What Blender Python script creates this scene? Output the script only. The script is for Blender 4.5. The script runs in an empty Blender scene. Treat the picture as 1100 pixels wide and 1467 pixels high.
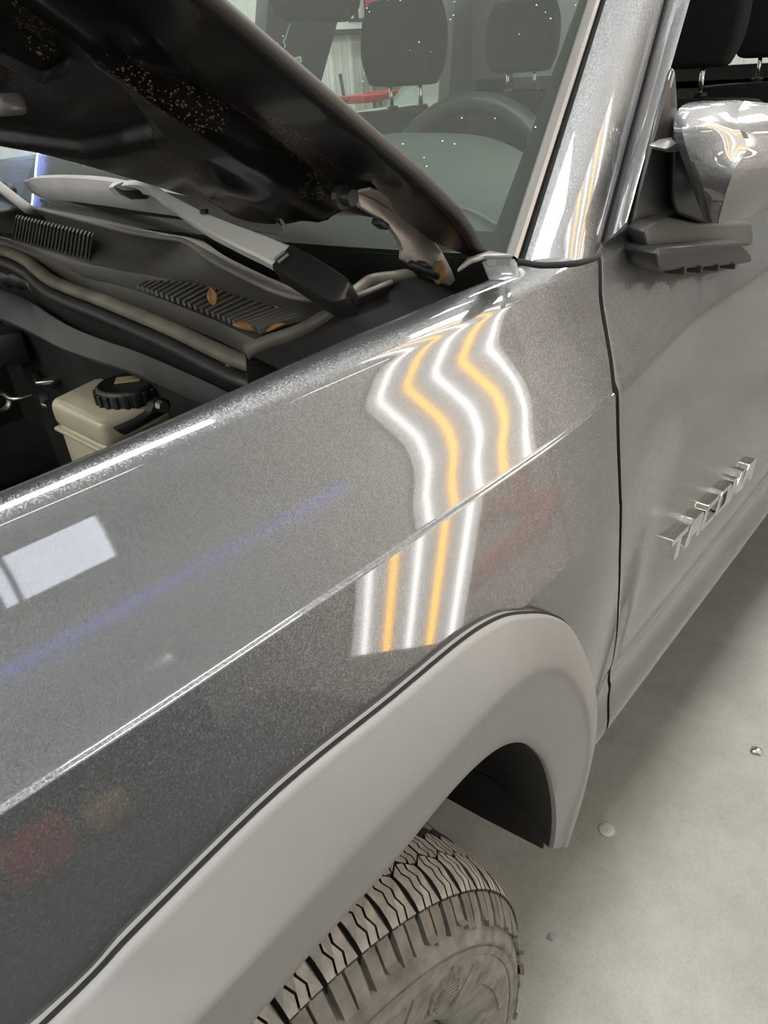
import bpy, bmesh, math, random
import numpy as np
from mathutils import Vector, Matrix

random.seed(7)
rng = np.random.default_rng(7)
SC = bpy.context.scene
COL = SC.collection
# axes: X runs to the rear of the truck, Y from the driver's side inwards, Z up; the front axle is at x=0, floor z=0

# ---------------------------------------------------------------- camera
CAM = np.array([-0.096, -0.247, 1.388])
F_PX = 1044.15
YAW, PITCH, ROLL = math.radians(43.116), math.radians(31.519), math.radians(-4.517)


def cam_axes():
    f = np.array([math.cos(YAW) * math.cos(PITCH), math.sin(YAW) * math.cos(PITCH), -math.sin(PITCH)])
    r = np.array([math.sin(YAW), -math.cos(YAW), 0.0])
    u = np.cross(r, f)
    c, s = math.cos(ROLL), math.sin(ROLL)
    return c * r + s * u, -s * r + c * u, f


RGT, UPV, FWD = cam_axes()
cd = bpy.data.cameras.new('camera')
cam = bpy.data.objects.new('camera', cd)
COL.objects.link(cam)
cd.sensor_fit = 'HORIZONTAL'
cd.sensor_width = 36.0
cd.lens = 36.0 * F_PX / 1100.0
cd.clip_start = 0.02
m = Matrix.Identity(4)
for i in range(3):
    m[i][0], m[i][1], m[i][2], m[i][3] = RGT[i], UPV[i], -FWD[i], CAM[i]
cam.matrix_world = m
SC.camera = cam

# ---------------------------------------------------------------- view, world, lights
SC.view_settings.view_transform = 'Standard'
SC.view_settings.look = 'None'
SC.view_settings.exposure = -0.15
SC.view_settings.gamma = 1.0
SC.view_settings.use_curve_mapping = False
SC.cycles.use_denoising = True
SC.cycles.max_bounces = 10
SC.cycles.transparent_max_bounces = 16
SC.cycles.sample_clamp_indirect = 6.0
w = bpy.data.worlds.new('world')
SC.world = w
w.use_nodes = True
w.node_tree.nodes['Background'].inputs[0].default_value = (0.80, 0.85, 0.90, 1)
w.node_tree.nodes['Background'].inputs[1].default_value = 0.35

CEIL = 3.9
LAMP_ROWS = {-3.3: 12.0, -0.15: 50.0, 1.5: 44.0, 4.7: 28.0}      # y of each row of panel lights: watts per panel
LAMP_SPOTS = [(x, y) for y in LAMP_ROWS for x in ((-3.2, -1.2, 0.85, 3.45, 5.8) if y < 1 else (-3.1, -1.1, 3.3, 5.4, 7.6))]
for k, (lx, ly) in enumerate(LAMP_SPOTS):
    ld = bpy.data.lights.new('ceiling_panel_light', 'AREA')
    ld.shape = 'RECTANGLE'
    ld.size, ld.size_y = 1.2, 0.6
    ld.energy = LAMP_ROWS[ly]
    ld.color = (1.0, 0.985, 0.94)
    lo = bpy.data.objects.new('ceiling_panel_light', ld)
    lo.location = (lx, ly, CEIL - 0.075)
    COL.objects.link(lo)

# ---------------------------------------------------------------- survey helpers: a sight line met with a real plane


def ray(px):
    return (px[0] - 550.0) / F_PX * RGT + (733.5 - px[1]) / F_PX * UPV + FWD


def at_plane(px, pt, n):
    d = ray(px)
    n = np.asarray(n, float)
    return CAM + d * (((np.asarray(pt, float) - CAM) @ n) / (d @ n))


def at_y(px, y):
    return at_plane(px, (0, y, 0), (0, 1, 0))


def at_z(px, z):
    return at_plane(px, (0, 0, z), (0, 0, 1))


def at_x(px, x):
    return at_plane(px, (x, 0, 0), (1, 0, 0))


# ---------------------------------------------------------------- materials
MATS = {}


def nm(name):
    mt = bpy.data.materials.new(name)
    mt.use_nodes = True
    nt = mt.node_tree
    b = nt.nodes['Principled BSDF']
    MATS[name] = mt
    return mt, nt, b


def mat(name, col, rough=0.5, metal=0.0, coat=0.0, coat_r=0.05, var=0.0, vscale=30.0, bump=0.0, bscale=200.0, spec=0.5, sheen=0.0):
    mt, nt, b = nm(name)
    b.inputs['Base Color'].default_value = (*col, 1)
    b.inputs['Roughness'].default_value = rough
    b.inputs['Metallic'].default_value = metal
    b.inputs['Coat Weight'].default_value = coat
    b.inputs['Coat Roughness'].default_value = coat_r
    b.inputs['Specular IOR Level'].default_value = spec
    tc = nt.nodes.new('ShaderNodeTexCoord')
    if var > 0:
        n = nt.nodes.new('ShaderNodeTexNoise')
        n.inputs['Scale'].default_value = vscale
        n.inputs['Detail'].default_value = 6
        nt.links.new(tc.outputs['Object'], n.inputs['Vector'])
        mr = nt.nodes.new('ShaderNodeMapRange')
        mr.inputs[1].default_value, mr.inputs[2].default_value = 0.3, 0.7
        mr.inputs[3].default_value, mr.inputs[4].default_value = 1 - var, 1 + var
        nt.links.new(n.outputs[0], mr.inputs[0])
        mx = nt.nodes.new('ShaderNodeVectorMath')
        mx.operation = 'SCALE'
        mx.inputs[0].default_value = col
        nt.links.new(mr.outputs[0], mx.inputs['Scale'])
        nt.links.new(mx.outputs[0], b.inputs['Base Color'])
    if bump > 0:
        n2 = nt.nodes.new('ShaderNodeTexNoise')
        n2.inputs['Scale'].default_value = bscale
        n2.inputs['Detail'].default_value = 3
        nt.links.new(tc.outputs['Object'], n2.inputs['Vector'])
        bp = nt.nodes.new('ShaderNodeBump')
        bp.inputs['Strength'].default_value = bump
        bp.inputs['Distance'].default_value = 0.001
        nt.links.new(n2.outputs[0], bp.inputs['Height'])
        nt.links.new(bp.outputs[0], b.inputs['Normal'])
    return mt


def emit(name, col, s):
    mt, nt, b = nm(name)
    b.inputs['Base Color'].default_value = (*col, 1)
    b.inputs['Emission Color'].default_value = (*col, 1)
    b.inputs['Emission Strength'].default_value = s
    return mt


def paint_mat(name, col, rough, flake, coat=1.0):
    """metallic car paint: flakes tilt the base layer's normal, a smooth clear coat lies on top"""
    mt, nt, b = nm(name)
    tc = nt.nodes.new('ShaderNodeTexCoord')
    vo = nt.nodes.new('ShaderNodeTexVoronoi')
    vo.inputs['Scale'].default_value = 1500
    nt.links.new(tc.outputs['Object'], vo.inputs['Vector'])
    geo = nt.nodes.new('ShaderNodeNewGeometry')
    sub = nt.nodes.new('ShaderNodeVectorMath')
    sub.operation = 'SUBTRACT'
    sub.inputs[1].default_value = (0.5, 0.5, 0.5)
    nt.links.new(vo.outputs['Color'], sub.inputs[0])
    sc = nt.nodes.new('ShaderNodeVectorMath')
    sc.operation = 'SCALE'
    sc.inputs['Scale'].default_value = flake
    nt.links.new(sub.outputs[0], sc.inputs[0])
    ad = nt.nodes.new('ShaderNodeVectorMath')
    ad.operation = 'ADD'
    nt.links.new(geo.outputs['Normal'], ad.inputs[0])
    nt.links.new(sc.outputs[0], ad.inputs[1])
    no = nt.nodes.new('ShaderNodeVectorMath')
    no.operation = 'NORMALIZE'
    nt.links.new(ad.outputs[0], no.inputs[0])
    nt.links.new(no.outputs[0], b.inputs['Normal'])
    b.inputs['Base Color'].default_value = (*col, 1)
    b.inputs['Metallic'].default_value = 0.85
    b.inputs['Roughness'].default_value = rough
    b.inputs['Coat Weight'].default_value = coat
    b.inputs['Coat Roughness'].default_value = 0.035
    b.inputs['Coat IOR'].default_value = 1.7
    return mt


M_PAINT = paint_mat('grey metallic paint', (0.142, 0.148, 0.155), 0.42, 0.30)
M_INNER = mat('glossy black inner paint', (0.005, 0.005, 0.0053), 0.35, 0, 0.35, 0.10, spec=0.3, bump=0.03, bscale=60)
M_FLANGE = mat('satin black flange paint', (0.022, 0.021, 0.022), 0.32, 0, 0.6, 0.12)
M_FLARE = mat('faded grey flare plastic', (0.205, 0.205, 0.203), 0.5, 0, 0, var=0.04, vscale=6, bump=0.05, bscale=900)
M_BLACK = mat('black plastic', (0.012, 0.012, 0.012), 0.5, var=0.2, vscale=20)
M_GAP = mat('black rubber and gap shade', (0.004, 0.004, 0.004), 0.8)  # real rubber parts, and shade painted black into gaps and slots
M_COWL = mat('charcoal cowl plastic', (0.13, 0.124, 0.11), 0.5, var=0.25, vscale=12, bump=0.15, bscale=700)
M_RAIL = mat('dark grey rail paint', (0.045, 0.044, 0.043), 0.5, var=0.2, vscale=20)
M_SEAL = mat('dusty seal rubber', (0.135, 0.12, 0.09), 0.6, var=0.3, vscale=25)
M_GUTTER = mat('dusty gutter lip', (0.12, 0.11, 0.092), 0.45, var=0.3, vscale=25)
M_TRIM = mat('satin grey trim', (0.20, 0.195, 0.19), 0.3, 0.2, var=0.05)
M_MIRB = mat('mirror black plastic', (0.012, 0.012, 0.012), 0.42, bump=0.12, bscale=900)
M_ARM = mat('mirror arm grey plastic', (0.05, 0.049, 0.048), 0.36, bump=0.1, bscale=900)
M_SAIL = mat('glossy mirror foot plastic', (0.05, 0.05, 0.05), 0.14, 0, 0.6, 0.05)
M_WARM = mat('satin wiper metal', (0.55, 0.545, 0.53), 0.4, 0.1)
M_BLADE = mat('grey blade plastic', (0.27, 0.265, 0.26), 0.42, var=0.1)
M_HINGE = mat('painted hinge steel', (0.42, 0.385, 0.345), 0.42, 0.5, var=0.2, vscale=40)
M_RUST = mat('surface rust', (0.25, 0.15, 0.06), 0.8, var=0.3, vscale=150)
M_CHROME = mat('chrome', (0.82, 0.82, 0.80), 0.1, 1.0)
M_STEEL = mat('zinc steel', (0.45, 0.45, 0.43), 0.35, 1.0)
M_TIRE = mat('dusty tyre rubber', (0.165, 0.157, 0.138), 0.85, var=0.35, vscale=45, bump=0.5, bscale=350)
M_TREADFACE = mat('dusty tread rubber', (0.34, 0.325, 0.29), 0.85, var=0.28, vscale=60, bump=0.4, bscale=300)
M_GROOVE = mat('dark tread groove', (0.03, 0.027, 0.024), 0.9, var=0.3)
M_RIM = mat('dusty wheel paint', (0.16, 0.148, 0.13), 0.5, 0.3, var=0.15)
M_LINER = mat('black liner plastic', (0.012, 0.011, 0.0105), 0.55, var=0.3, vscale=15, bump=0.3, bscale=120)
M_SEATF = mat('black seat fabric', (0.022, 0.022, 0.021), 0.9, bump=0.3, bscale=900)
M_DASH = mat('grey dashboard', (0.105, 0.11, 0.108), 0.6, bump=0.2, bscale=800, var=0.08)
M_WHEELR = mat('steering leather', (0.05, 0.052, 0.052), 0.38)
M_RES = mat('cloudy reservoir plastic', (0.44, 0.405, 0.30), 0.35, 0, 0.2, var=0.12, vscale=12)
MATS['cloudy reservoir plastic'].node_tree.nodes['Principled BSDF'].inputs['Subsurface Weight'].default_value = 0.25
MATS['cloudy reservoir plastic'].node_tree.nodes['Principled BSDF'].inputs['Subsurface Radius'].default_value = (0.03, 0.025, 0.015)
M_CAPL = mat('yellowed cap label', (0.33, 0.29, 0.16), 0.5)
M_LEAF = mat('dry leaf', (0.32, 0.17, 0.06), 0.7, var=0.35, vscale=120)
M_TWIG = mat('pale twig', (0.42, 0.34, 0.2), 0.8)
M_HOSE = mat('wrapped hose', (0.02, 0.019, 0.018), 0.45, bump=1.0, bscale=90)
M_RED = mat('red enamel', (0.55, 0.035, 0.03), 0.4, 0, 0.3)
M_DRED = mat('dark red enamel', (0.5, 0.035, 0.03), 0.45)
M_TAN = mat('tan canvas', (0.50, 0.31, 0.13), 0.8)
M_BENCH = mat('dark bench steel', (0.025, 0.028, 0.03), 0.6)
M_MAT = mat('black rubber mat', (0.02, 0.022, 0.025), 0.75, bump=.3, bscale=300)  # rubber of the added floor mat
M_WOOD = mat('brown wood pole', (0.26, 0.15, 0.08), 0.6)
M_GREY = mat('grey machine paint', (0.22, 0.23, 0.24), 0.5)
M_WHITE = mat('white signboard', (0.75, 0.76, 0.74), 0.5)
M_WALL = mat('white metal cladding', (0.70, 0.70, 0.655), 0.45, var=0.02, vscale=3)
M_WALLP = mat('grey painted wall', (0.74, 0.745, 0.72), 0.6, var=0.05, vscale=2)
M_CEIL = mat('ceiling liner', (0.60, 0.60, 0.57), 0.7)
M_TAG = mat('paper tag', (0.55, 0.57, 0.45), 0.8)
M_INK = mat('dark ink', (0.03, 0.035, 0.03), 0.8)
M_STRING = mat('white string', (0.8, 0.8, 0.75), 0.8)
M_SPECK = mat('white dust speck', (0.8, 0.8, 0.78), 0.9)
M_BODY2 = mat('parked car paint', (0.16, 0.18, 0.165), 0.3, 0.4, 1.0, 0.03)
M_GLASS2 = mat('parked car window', (0.15, 0.20, 0.18), 0.08, 0, 0.5)
M_FRIT = mat('black frit enamel', (0.018, 0.019, 0.019), 0.12)
M_LEDW = emit('white led', (1.0, 0.98, 0.95), 5.0)
M_BLUE = emit('blue led', (0.12, 0.16, 1.0), 14.0)
M_BLUEH = emit('blue white led', (0.55, 0.75, 1.0), 30.0)
M_WINDOW = emit('bright window', (0.86, 0.90, 1.0), 7.5)


def floor_mat():
    mt, nt, b = nm('smooth concrete')
    tc = nt.nodes.new('ShaderNodeTexCoord')

    def noise(s, d=8, r=0.6):
        n = nt.nodes.new('ShaderNodeTexNoise')
        n.inputs['Scale'].default_value = s
        n.inputs['Detail'].default_value = d
        n.inputs['Roughness'].default_value = r
        nt.links.new(tc.outputs['Object'], n.inputs['Vector'])
        return n
    n1, n2, n3 = noise(2.2), noise(14, 10, 0.7), noise(160, 3)
    mx = nt.nodes.new('ShaderNodeMix')
    mx.data_type = 'FLOAT'
    mx.inputs[0].default_value = 0.5
    nt.links.new(n1.outputs[0], mx.inputs[2])
    nt.links.new(n2.outputs[0], mx.inputs[3])
    mx2 = nt.nodes.new('ShaderNodeMix')
    mx2.data_type = 'FLOAT'
    mx2.inputs[0].default_value = 0.22
    nt.links.new(mx.outputs[0], mx2.inputs[2])
    nt.links.new(n3.outputs[0], mx2.inputs[3])
    cr = nt.nodes.new('ShaderNodeValToRGB')
    cr.color_ramp.elements[0].position = 0.36
    cr.color_ramp.elements[0].color = (0.21, 0.206, 0.185, 1)
    cr.color_ramp.elements[1].position = 0.64
    cr.color_ramp.elements[1].color = (0.345, 0.342, 0.315, 1)
    nt.links.new(mx2.outputs[0], cr.inputs[0])
    nt.links.new(cr.outputs[0], b.inputs['Base Color'])
    mr = nt.nodes.new('ShaderNodeMapRange')
    mr.inputs[3].default_value, mr.inputs[4].default_value = 0.30, 0.55
    nt.links.new(n2.outputs[0], mr.inputs[0])
    nt.links.new(mr.outputs[0], b.inputs['Roughness'])
    b.inputs['Specular IOR Level'].default_value = 0.5
    return mt


M_FLOOR = floor_mat()


def glass_mat():
    """thin tinted windscreen: clear with a fresnel reflection, a light dust film and small white specks"""
    mt, nt, b = nm('tinted windscreen glass')
    nt.nodes.remove(b)
    out = nt.nodes['Material Output']
    tr = nt.nodes.new('ShaderNodeBsdfTransparent')
    tr.inputs[0].default_value = (0.66, 0.79, 0.735, 1)
    gl = nt.nodes.new('ShaderNodeBsdfGlossy')
    gl.inputs['Roughness'].default_value = 0.01
    fr = nt.nodes.new('ShaderNodeFresnel')
    fr.inputs[0].default_value = 1.5
    m1 = nt.nodes.new('ShaderNodeMixShader')
    nt.links.new(fr.outputs[0], m1.inputs[0])
    nt.links.new(tr.outputs[0], m1.inputs[1])
    nt.links.new(gl.outputs[0], m1.inputs[2])
    df = nt.nodes.new('ShaderNodeBsdfDiffuse')
    df.inputs[0].default_value = (0.62, 0.68, 0.63, 1)
    tc = nt.nodes.new('ShaderNodeTexCoord')
    vo = nt.nodes.new('ShaderNodeTexVoronoi')
    vo.inputs['Scale'].default_value = 85
    nt.links.new(tc.outputs['Object'], vo.inputs['Vector'])
    lt = nt.nodes.new('ShaderNodeMath')
    lt.operation = 'LESS_THAN'
    lt.inputs[1].default_value = 0.07
    nt.links.new(vo.outputs['Distance'], lt.inputs[0])
    no = nt.nodes.new('ShaderNodeTexNoise')
    no.inputs['Scale'].default_value = 9
    nt.links.new(tc.outputs['Object'], no.inputs['Vector'])
    gt = nt.nodes.new('ShaderNodeMath')
    gt.operation = 'GREATER_THAN'
    gt.inputs[1].default_value = 0.5
    nt.links.new(no.outputs[0], gt.inputs[0])
    mu = nt.nodes.new('ShaderNodeMath')
    mu.operation = 'MULTIPLY'
    nt.links.new(lt.outputs[0], mu.inputs[0])
    nt.links.new(gt.outputs[0], mu.inputs[1])
    ad = nt.nodes.new('ShaderNodeMath')
    ad.operation = 'MAXIMUM'
    ad.inputs[1].default_value = 0.05
    nt.links.new(mu.outputs[0], ad.inputs[0])
    m2 = nt.nodes.new('ShaderNodeMixShader')
    nt.links.new(ad.outputs[0], m2.inputs[0])
    nt.links.new(m1.outputs[0], m2.inputs[1])
    nt.links.new(df.outputs[0], m2.inputs[2])
    nt.links.new(m2.outputs[0], out.inputs[0])
    return mt


M_GLASS = glass_mat()


def strip_mat(name, col, peak, base, sigma):
    """diffuser in front of a row of leds: bright line along the middle, fading to both sides"""
    mt, nt, b = nm(name)
    tc = nt.nodes.new('ShaderNodeTexCoord')
    sp = nt.nodes.new('ShaderNodeSeparateXYZ')
    nt.links.new(tc.outputs['Object'], sp.inputs[0])

    def mth(op, a, bb=None):
        n = nt.nodes.new('ShaderNodeMath')
        n.operation = op
        for i, v in enumerate((a, bb)):
            if v is None:
                continue
            if isinstance(v, (int, float)):
                n.inputs[i].default_value = v
            else:
                nt.links.new(v, n.inputs[i])
        return n.outputs[0]
    q = mth('DIVIDE', sp.outputs[0], sigma)
    q = mth('MULTIPLY', q, q)
    g = mth('EXPONENT', mth('MULTIPLY', q, -1.0))
    q2 = mth('DIVIDE', sp.outputs[0], sigma * 2.3)
    g2 = mth('EXPONENT', mth('MULTIPLY', mth('MULTIPLY', q2, q2), -1.0))
    mx = nt.nodes.new('ShaderNodeMix')
    mx.data_type = 'RGBA'
    mx.inputs[6].default_value = (0.92, 0.93, 0.9, 1)
    mx.inputs[7].default_value = (*col, 1)
    nt.links.new(g2, mx.inputs[0])
    s = mth('ADD', mth('ADD', mth('MULTIPLY', g, peak), mth('MULTIPLY', g2, peak * 0.30)), base)
    nt.links.new(mx.outputs[2], b.inputs['Emission Color'])
    nt.links.new(s, b.inputs['Emission Strength'])
    b.inputs['Base Color'].default_value = (0.5, 0.5, 0.5, 1)
    return mt


# ---------------------------------------------------------------- object helpers


def link(name, me, material, parent=None, smooth=False, **props):
    o = bpy.data.objects.new(name, me)
    COL.objects.link(o)
    if material is not None and not me.materials:
        for mm in (material if isinstance(material, (list, tuple)) else [material]):
            me.materials.append(mm)
    if smooth:
        for p in me.polygons:
            p.use_smooth = True
    if parent is not None:
        o.parent = parent
    for k, v in props.items():
        o[k] = v
    return o


def tag(o, label=None, cat=None, group=None, kind=None):
    if label:
        o['label'] = label
    if cat:
        o['category'] = cat
    if group:
        o['group'] = group
    if kind:
        o['kind'] = kind
    return o


def empty(name, loc=(0, 0, 0), rot=(0, 0, 0), parent=None):
    o = bpy.data.objects.new(name, None)
    o.empty_display_size = 0.05
    COL.objects.link(o)
    o.location = loc
    o.rotation_euler = rot
    if parent is not None:
        o.parent = parent
    return o


def mesh(verts, faces):
    me = bpy.data.meshes.new('m')
    me.from_pydata([tuple(map(float, v)) for v in verts], [], faces)
    me.update()
    return me


def sheet_mesh(rows, thick=0.0, closed=False):
    """rows: array (n, m, 3) of a surface; with thick > 0 a second skin on the far side of the normal and rims"""
    R = np.asarray(rows, float)
    n, mm = R.shape[:2]
    V = [tuple(v) for v in R.reshape(-1, 3)]
    idx = lambda i, j: i * mm + (j % mm)
    jm = mm if closed else mm - 1
    Fc = [(idx(i, j), idx(i, j + 1), idx(i + 1, j + 1), idx(i + 1, j)) for i in range(n - 1) for j in range(jm)]
    if thick:
        du = np.gradient(R, axis=0)
        dv = np.gradient(R, axis=1)
        N = np.cross(dv, du)
        N /= np.maximum(np.linalg.norm(N, axis=2, keepdims=True), 1e-12)
        B = R - N * thick
        off = n * mm
        V += [tuple(v) for v in B.reshape(-1, 3)]
        Fc += [tuple(off + k for k in reversed(f)) for f in Fc]
        for i in range(n - 1):
            if not closed:
                Fc.append((idx(i, 0), idx(i + 1, 0), off + idx(i + 1, 0), off + idx(i, 0)))
                Fc.append((idx(i + 1, mm - 1), idx(i, mm - 1), off + idx(i, mm - 1), off + idx(i + 1, mm - 1)))
        for j in range(jm):
            Fc.append((idx(0, j + 1), idx(0, j), off + idx(0, j), off + idx(0, j + 1)))
            Fc.append((idx(n - 1, j), idx(n - 1, j + 1), off + idx(n - 1, j + 1), off + idx(n - 1, j)))
    return mesh(V, Fc)


def sheet(name, rows, material, parent=None, thick=0.0, smooth=True, **props):
    o = link(name, sheet_mesh(rows, thick), material, parent, smooth, **props)
    if smooth and thick:
        smooth_by_angle(o, 40)
    return o


def smooth_by_angle(o, deg):
    me = o.data
    bm = bmesh.new()
    bm.from_mesh(me)
    for e in bm.edges:
        if len(e.link_faces) == 2 and e.calc_face_angle(0) > math.radians(deg):
            e.smooth = False
    bm.to_mesh(me)
    bm.free()


def cat_rom(P, n):
    """resample a polyline through its points with a Catmull-Rom curve, n points per span"""
    P = np.asarray(P, float)
    Q = np.vstack([2 * P[0] - P[1], P, 2 * P[-1] - P[-2]])
    out = []
    for i in range(1, len(Q) - 2):
        for t in np.arange(n) / n:
            a, b, c, d = Q[i - 1], Q[i], Q[i + 1], Q[i + 2]
            out.append(0.5 * (2 * b + (c - a) * t + (2 * a - 5 * b + 4 * c - d) * t * t + (-a + 3 * b - 3 * c + d) * t ** 3))
    out.append(P[-1])
    return np.array(out)


def tube_mesh(path, rad, seg=8, squash=1.0, up=(0, 0, 1)):
    P = np.asarray(path, float)
    n = len(P)
    rad = np.broadcast_to(np.asarray(rad, float), (n,))
    T = np.gradient(P, axis=0)
    T /= np.linalg.norm(T, axis=1, keepdims=True)
    rows = []
    u0 = np.asarray(up, float)
    for i in range(n):
        s = np.cross(T[i], u0)
        if np.linalg.norm(s) < 1e-4:
            s = np.cross(T[i], (1, 0, 0.1))
        s /= np.linalg.norm(s)
        u = np.cross(s, T[i])
        rows.append([P[i] + rad[i] * (math.cos(a) * s + squash * math.sin(a) * u) for a in np.arange(seg) * 2 * math.pi / seg])
    V = [v for r in rows for v in r]
    Fc = [(i * seg + j, i * seg + (j + 1) % seg, (i + 1) * seg + (j + 1) % seg, (i + 1) * seg + j) for i in range(n - 1) for j in range(seg)]
    Fc.append(tuple(reversed(range(seg))))
    Fc.append(tuple((n - 1) * seg + j for j in range(seg)))
    return mesh(V, Fc)


def tube(name, path, rad, material, parent=None, seg=8, squash=1.0, **props):
    o = link(name, tube_mesh(path, rad, seg, squash), material, parent, True, **props)
    smooth_by_angle(o, 50)
    return o


def prism_mesh(poly, vec):
    P = np.asarray(poly, float)
    vec = np.asarray(vec, float)
    n = len(P)
    V = list(P) + list(P + vec)
    Fc = [tuple(range(n)), tuple(reversed(range(n, 2 * n)))]
    Fc += [(i, i + n, (i + 1) % n + n, (i + 1) % n) for i in range(n)]
    me = mesh(V, Fc)
    bm = bmesh.new()
    bm.from_mesh(me)
    bmesh.ops.recalc_face_normals(bm, faces=bm.faces)
    bm.to_mesh(me)
    bm.free()
    return me


def bevel_mesh(me, wd, seg=2, ang=30):
    bm = bmesh.new()
    bm.from_mesh(me)
    es = [e for e in bm.edges if len(e.link_faces) == 2 and e.calc_face_angle(0) > math.radians(ang)]
    bmesh.ops.bevel(bm, geom=es, offset=wd, segments=seg, profile=0.5, affect='EDGES', clamp_overlap=True)
    bm.to_mesh(me)
    bm.free()
    return me


def prism(name, poly, vec, material, parent=None, bev=0.0, seg=2, **props):
    me = prism_mesh(poly, vec)
    if bev:
        bevel_mesh(me, bev, seg)
    o = link(name, me, material, parent, bool(bev), **props)
    if bev:
        smooth_by_angle(o, 35)
    return o


def box_mesh(c, s, bev=0.0, seg=2, rot=None):
    bm = bmesh.new()
    bmesh.ops.create_cube(bm, size=1.0)
    bmesh.ops.scale(bm, vec=s, verts=bm.verts)
    if rot is not None:
        bmesh.ops.rotate(bm, cent=(0, 0, 0), matrix=Matrix.Rotation(rot[1], 3, rot[0]), verts=bm.verts)
    bmesh.ops.translate(bm, vec=c, verts=bm.verts)
    me = bpy.data.meshes.new('m')
    bm.to_mesh(me)
    bm.free()
    if bev:
        bevel_mesh(me, bev, seg)
    return me


def box(name, c, s, material, parent=None, bev=0.0, seg=2, rot=None, **props):
    o = link(name, box_mesh(c, s, bev, seg, rot), material, parent, bool(bev), **props)
    if bev:
        smooth_by_angle(o, 35)
    return o


def join_meshes(ms):
    bm = bmesh.new()
    for me in ms:
        bm.from_mesh(me)
    out = bpy.data.meshes.new('m')
    bm.to_mesh(out)
    bm.free()
    return out


def lathe_mesh(prof, seg=48, axis='y', a0=0.0, a1=2 * math.pi):
    """prof: list of (axial, radius)"""
    closed = abs(a1 - a0 - 2 * math.pi) < 1e-6
    n = seg if closed else seg + 1
    rows = []
    for ax, r in prof:
        row = []
        for k in range(n):
            a = a0 + (a1 - a0) * k / seg
            if axis == 'y':
                row.append((r * math.cos(a), ax, r * math.sin(a)))
            else:
                row.append((r * math.cos(a), r * math.sin(a), ax))
        rows.append(row)
    me = sheet_mesh(rows, 0, closed)
    bm = bmesh.new()
    bm.from_mesh(me)
    bmesh.ops.remove_doubles(bm, verts=bm.verts, dist=1e-6)
    bmesh.ops.recalc_face_normals(bm, faces=bm.faces)
    bm.to_mesh(me)
    bm.free()
    return me


# ---------------------------------------------------------------- body side surface
ZC = 1.135                                     # height of the character line on the front fender
TL = np.array([0.41243, 0.41681, 0.4626, 0.44509, 0.36325, 0.28721, 0.35186, 0.7289, 1.10059])   # lean of the skin above it
A0, A1 = 0.24566, 0.23814                      # lean of the skin below it
B0, B1 = -0.03881, 0.10314                     # plan taper
_zz = np.linspace(0, .125, 201)
_t = np.interp(_zz, np.linspace(0, .125, 9), TL)
_tt = np.convolve(np.pad(_t, 7, mode='edge'), np.ones(15) / 15, 'valid')
# the shoulder: a tight bend, then a flatter top
_tt = np.where(_zz > .0955, np.interp(_zz, [.0955, .098, .102, .1068, .125], [np.interp(.0955, _zz, _tt), .66, .98, 1.27, 1.40]), _tt)
_yy = np.concatenate([[0], np.cumsum(np.tan(_tt[:-1]) * (_zz[1] - _zz[0]))])
H_END = 0.1068


def sstep(a, b, x):
    t = min(max((x - a) / (b - a), 0.0), 1.0)      # also works with a > b
    return t * t * (3 - 2 * t)


def g_plan(x):
    if x < -0.35:
        d = -0.6
        return B0 * d + B1 * .5 * d * d + (B0 + B1 * d) * (x + 0.35)
    x = min(x, 0.6)
    return B0 * (x - .25) + B1 * .5 * (x - .25) ** 2


def k_front(x):
    """the top line of the fender falls towards the front: share of the skin's height still there"""
    return 1 - 0.03 * sstep(0.24, -0.03, x) - 0.08 * sstep(-0.05, -0.6, x)


DOOR_LOW = [(0.0, 0.02), (0.165, 0.014), (0.33, 0.018), (0.42, 0.024), (0.50, 0.042), (0.545, 0.046), (0.60, 0.036), (0.635, 0.040), (0.66, 0.07)]


_d = np.linspace(0, .66, 133)
_y = np.interp(_d, [a for a, _ in DOOR_LOW], [b for _, b in DOOR_LOW])
for _ in range(3):
    _y = np.convolve(np.pad(_y, 4, mode='edge'), np.ones(9) / 9, 'valid')
_y[_d < .03] = np.interp(_d[_d < .03], [0, .03], [0.02, float(np.interp(.03, _d, _y))])
DL = np.column_stack([_d, _y])


def bulge(x, h):
    """towards the front the skin leans out a little more just above the character line"""
    t = 1 - min(h / .026, 1.0)
    return -0.13 * (1 - sstep(-0.02, .13, x)) * .026 / 3 * t * t * t


def y_body(x, z):
    """inward offset of the painted skin at (x, z)"""
    h = z - ZC
    wd = sstep(0.33, 0.56 + 0.18 * sstep(.40, 1.08, z), x)
    if h >= 0:
        hf = min(h, 0.125)
        yf = float(np.interp(hf, _zz, _yy)) + bulge(x, h)
        yd = float(np.interp(min(h, .125), _zz, _yy)) + 0.02
    else:
        d = -h
        # rounded step of the character line, then the flared skin over the wheel arch
        yf = -0.0035 * sstep(0.0, 0.0016, d) - (A0 * min(d, .10) + (A1 - A0) / .1 * min(d, .10) ** 2 / 2)
        yf += bulge(x, 0.0)
        yd = float(np.interp(d, DL[:, 0], DL[:, 1]))
    return (1 - wd) * yf + wd * yd + g_plan(x) * (1 - 0.6 * wd)


def on_body(px, off=0.0):
    y = 0.02
    for _ in range(40):
        P = at_y(px, y)
        y = 0.5 * y + 0.5 * (y_body(P[0], P[2]) + off)
    return at_y(px, y)


DOOR_CUT = np.array([on_body(q) for q in [(858, 374), (859, 420), (866, 470), (873, 510), (879, 560), (885, 640), (888, 720), (887, 800), (885, 870), (880, 930), (873, 985)]])
_o = np.argsort(DOOR_CUT[:, 2])


def x_cut(z):
    return float(np.interp(z, DOOR_CUT[_o, 2], DOOR_CUT[_o, 0]))


# ---------------------------------------------------------------- the room
X0, X1, Y0, Y1 = -4.0, 10.5, -4.2, 6.0


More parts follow.
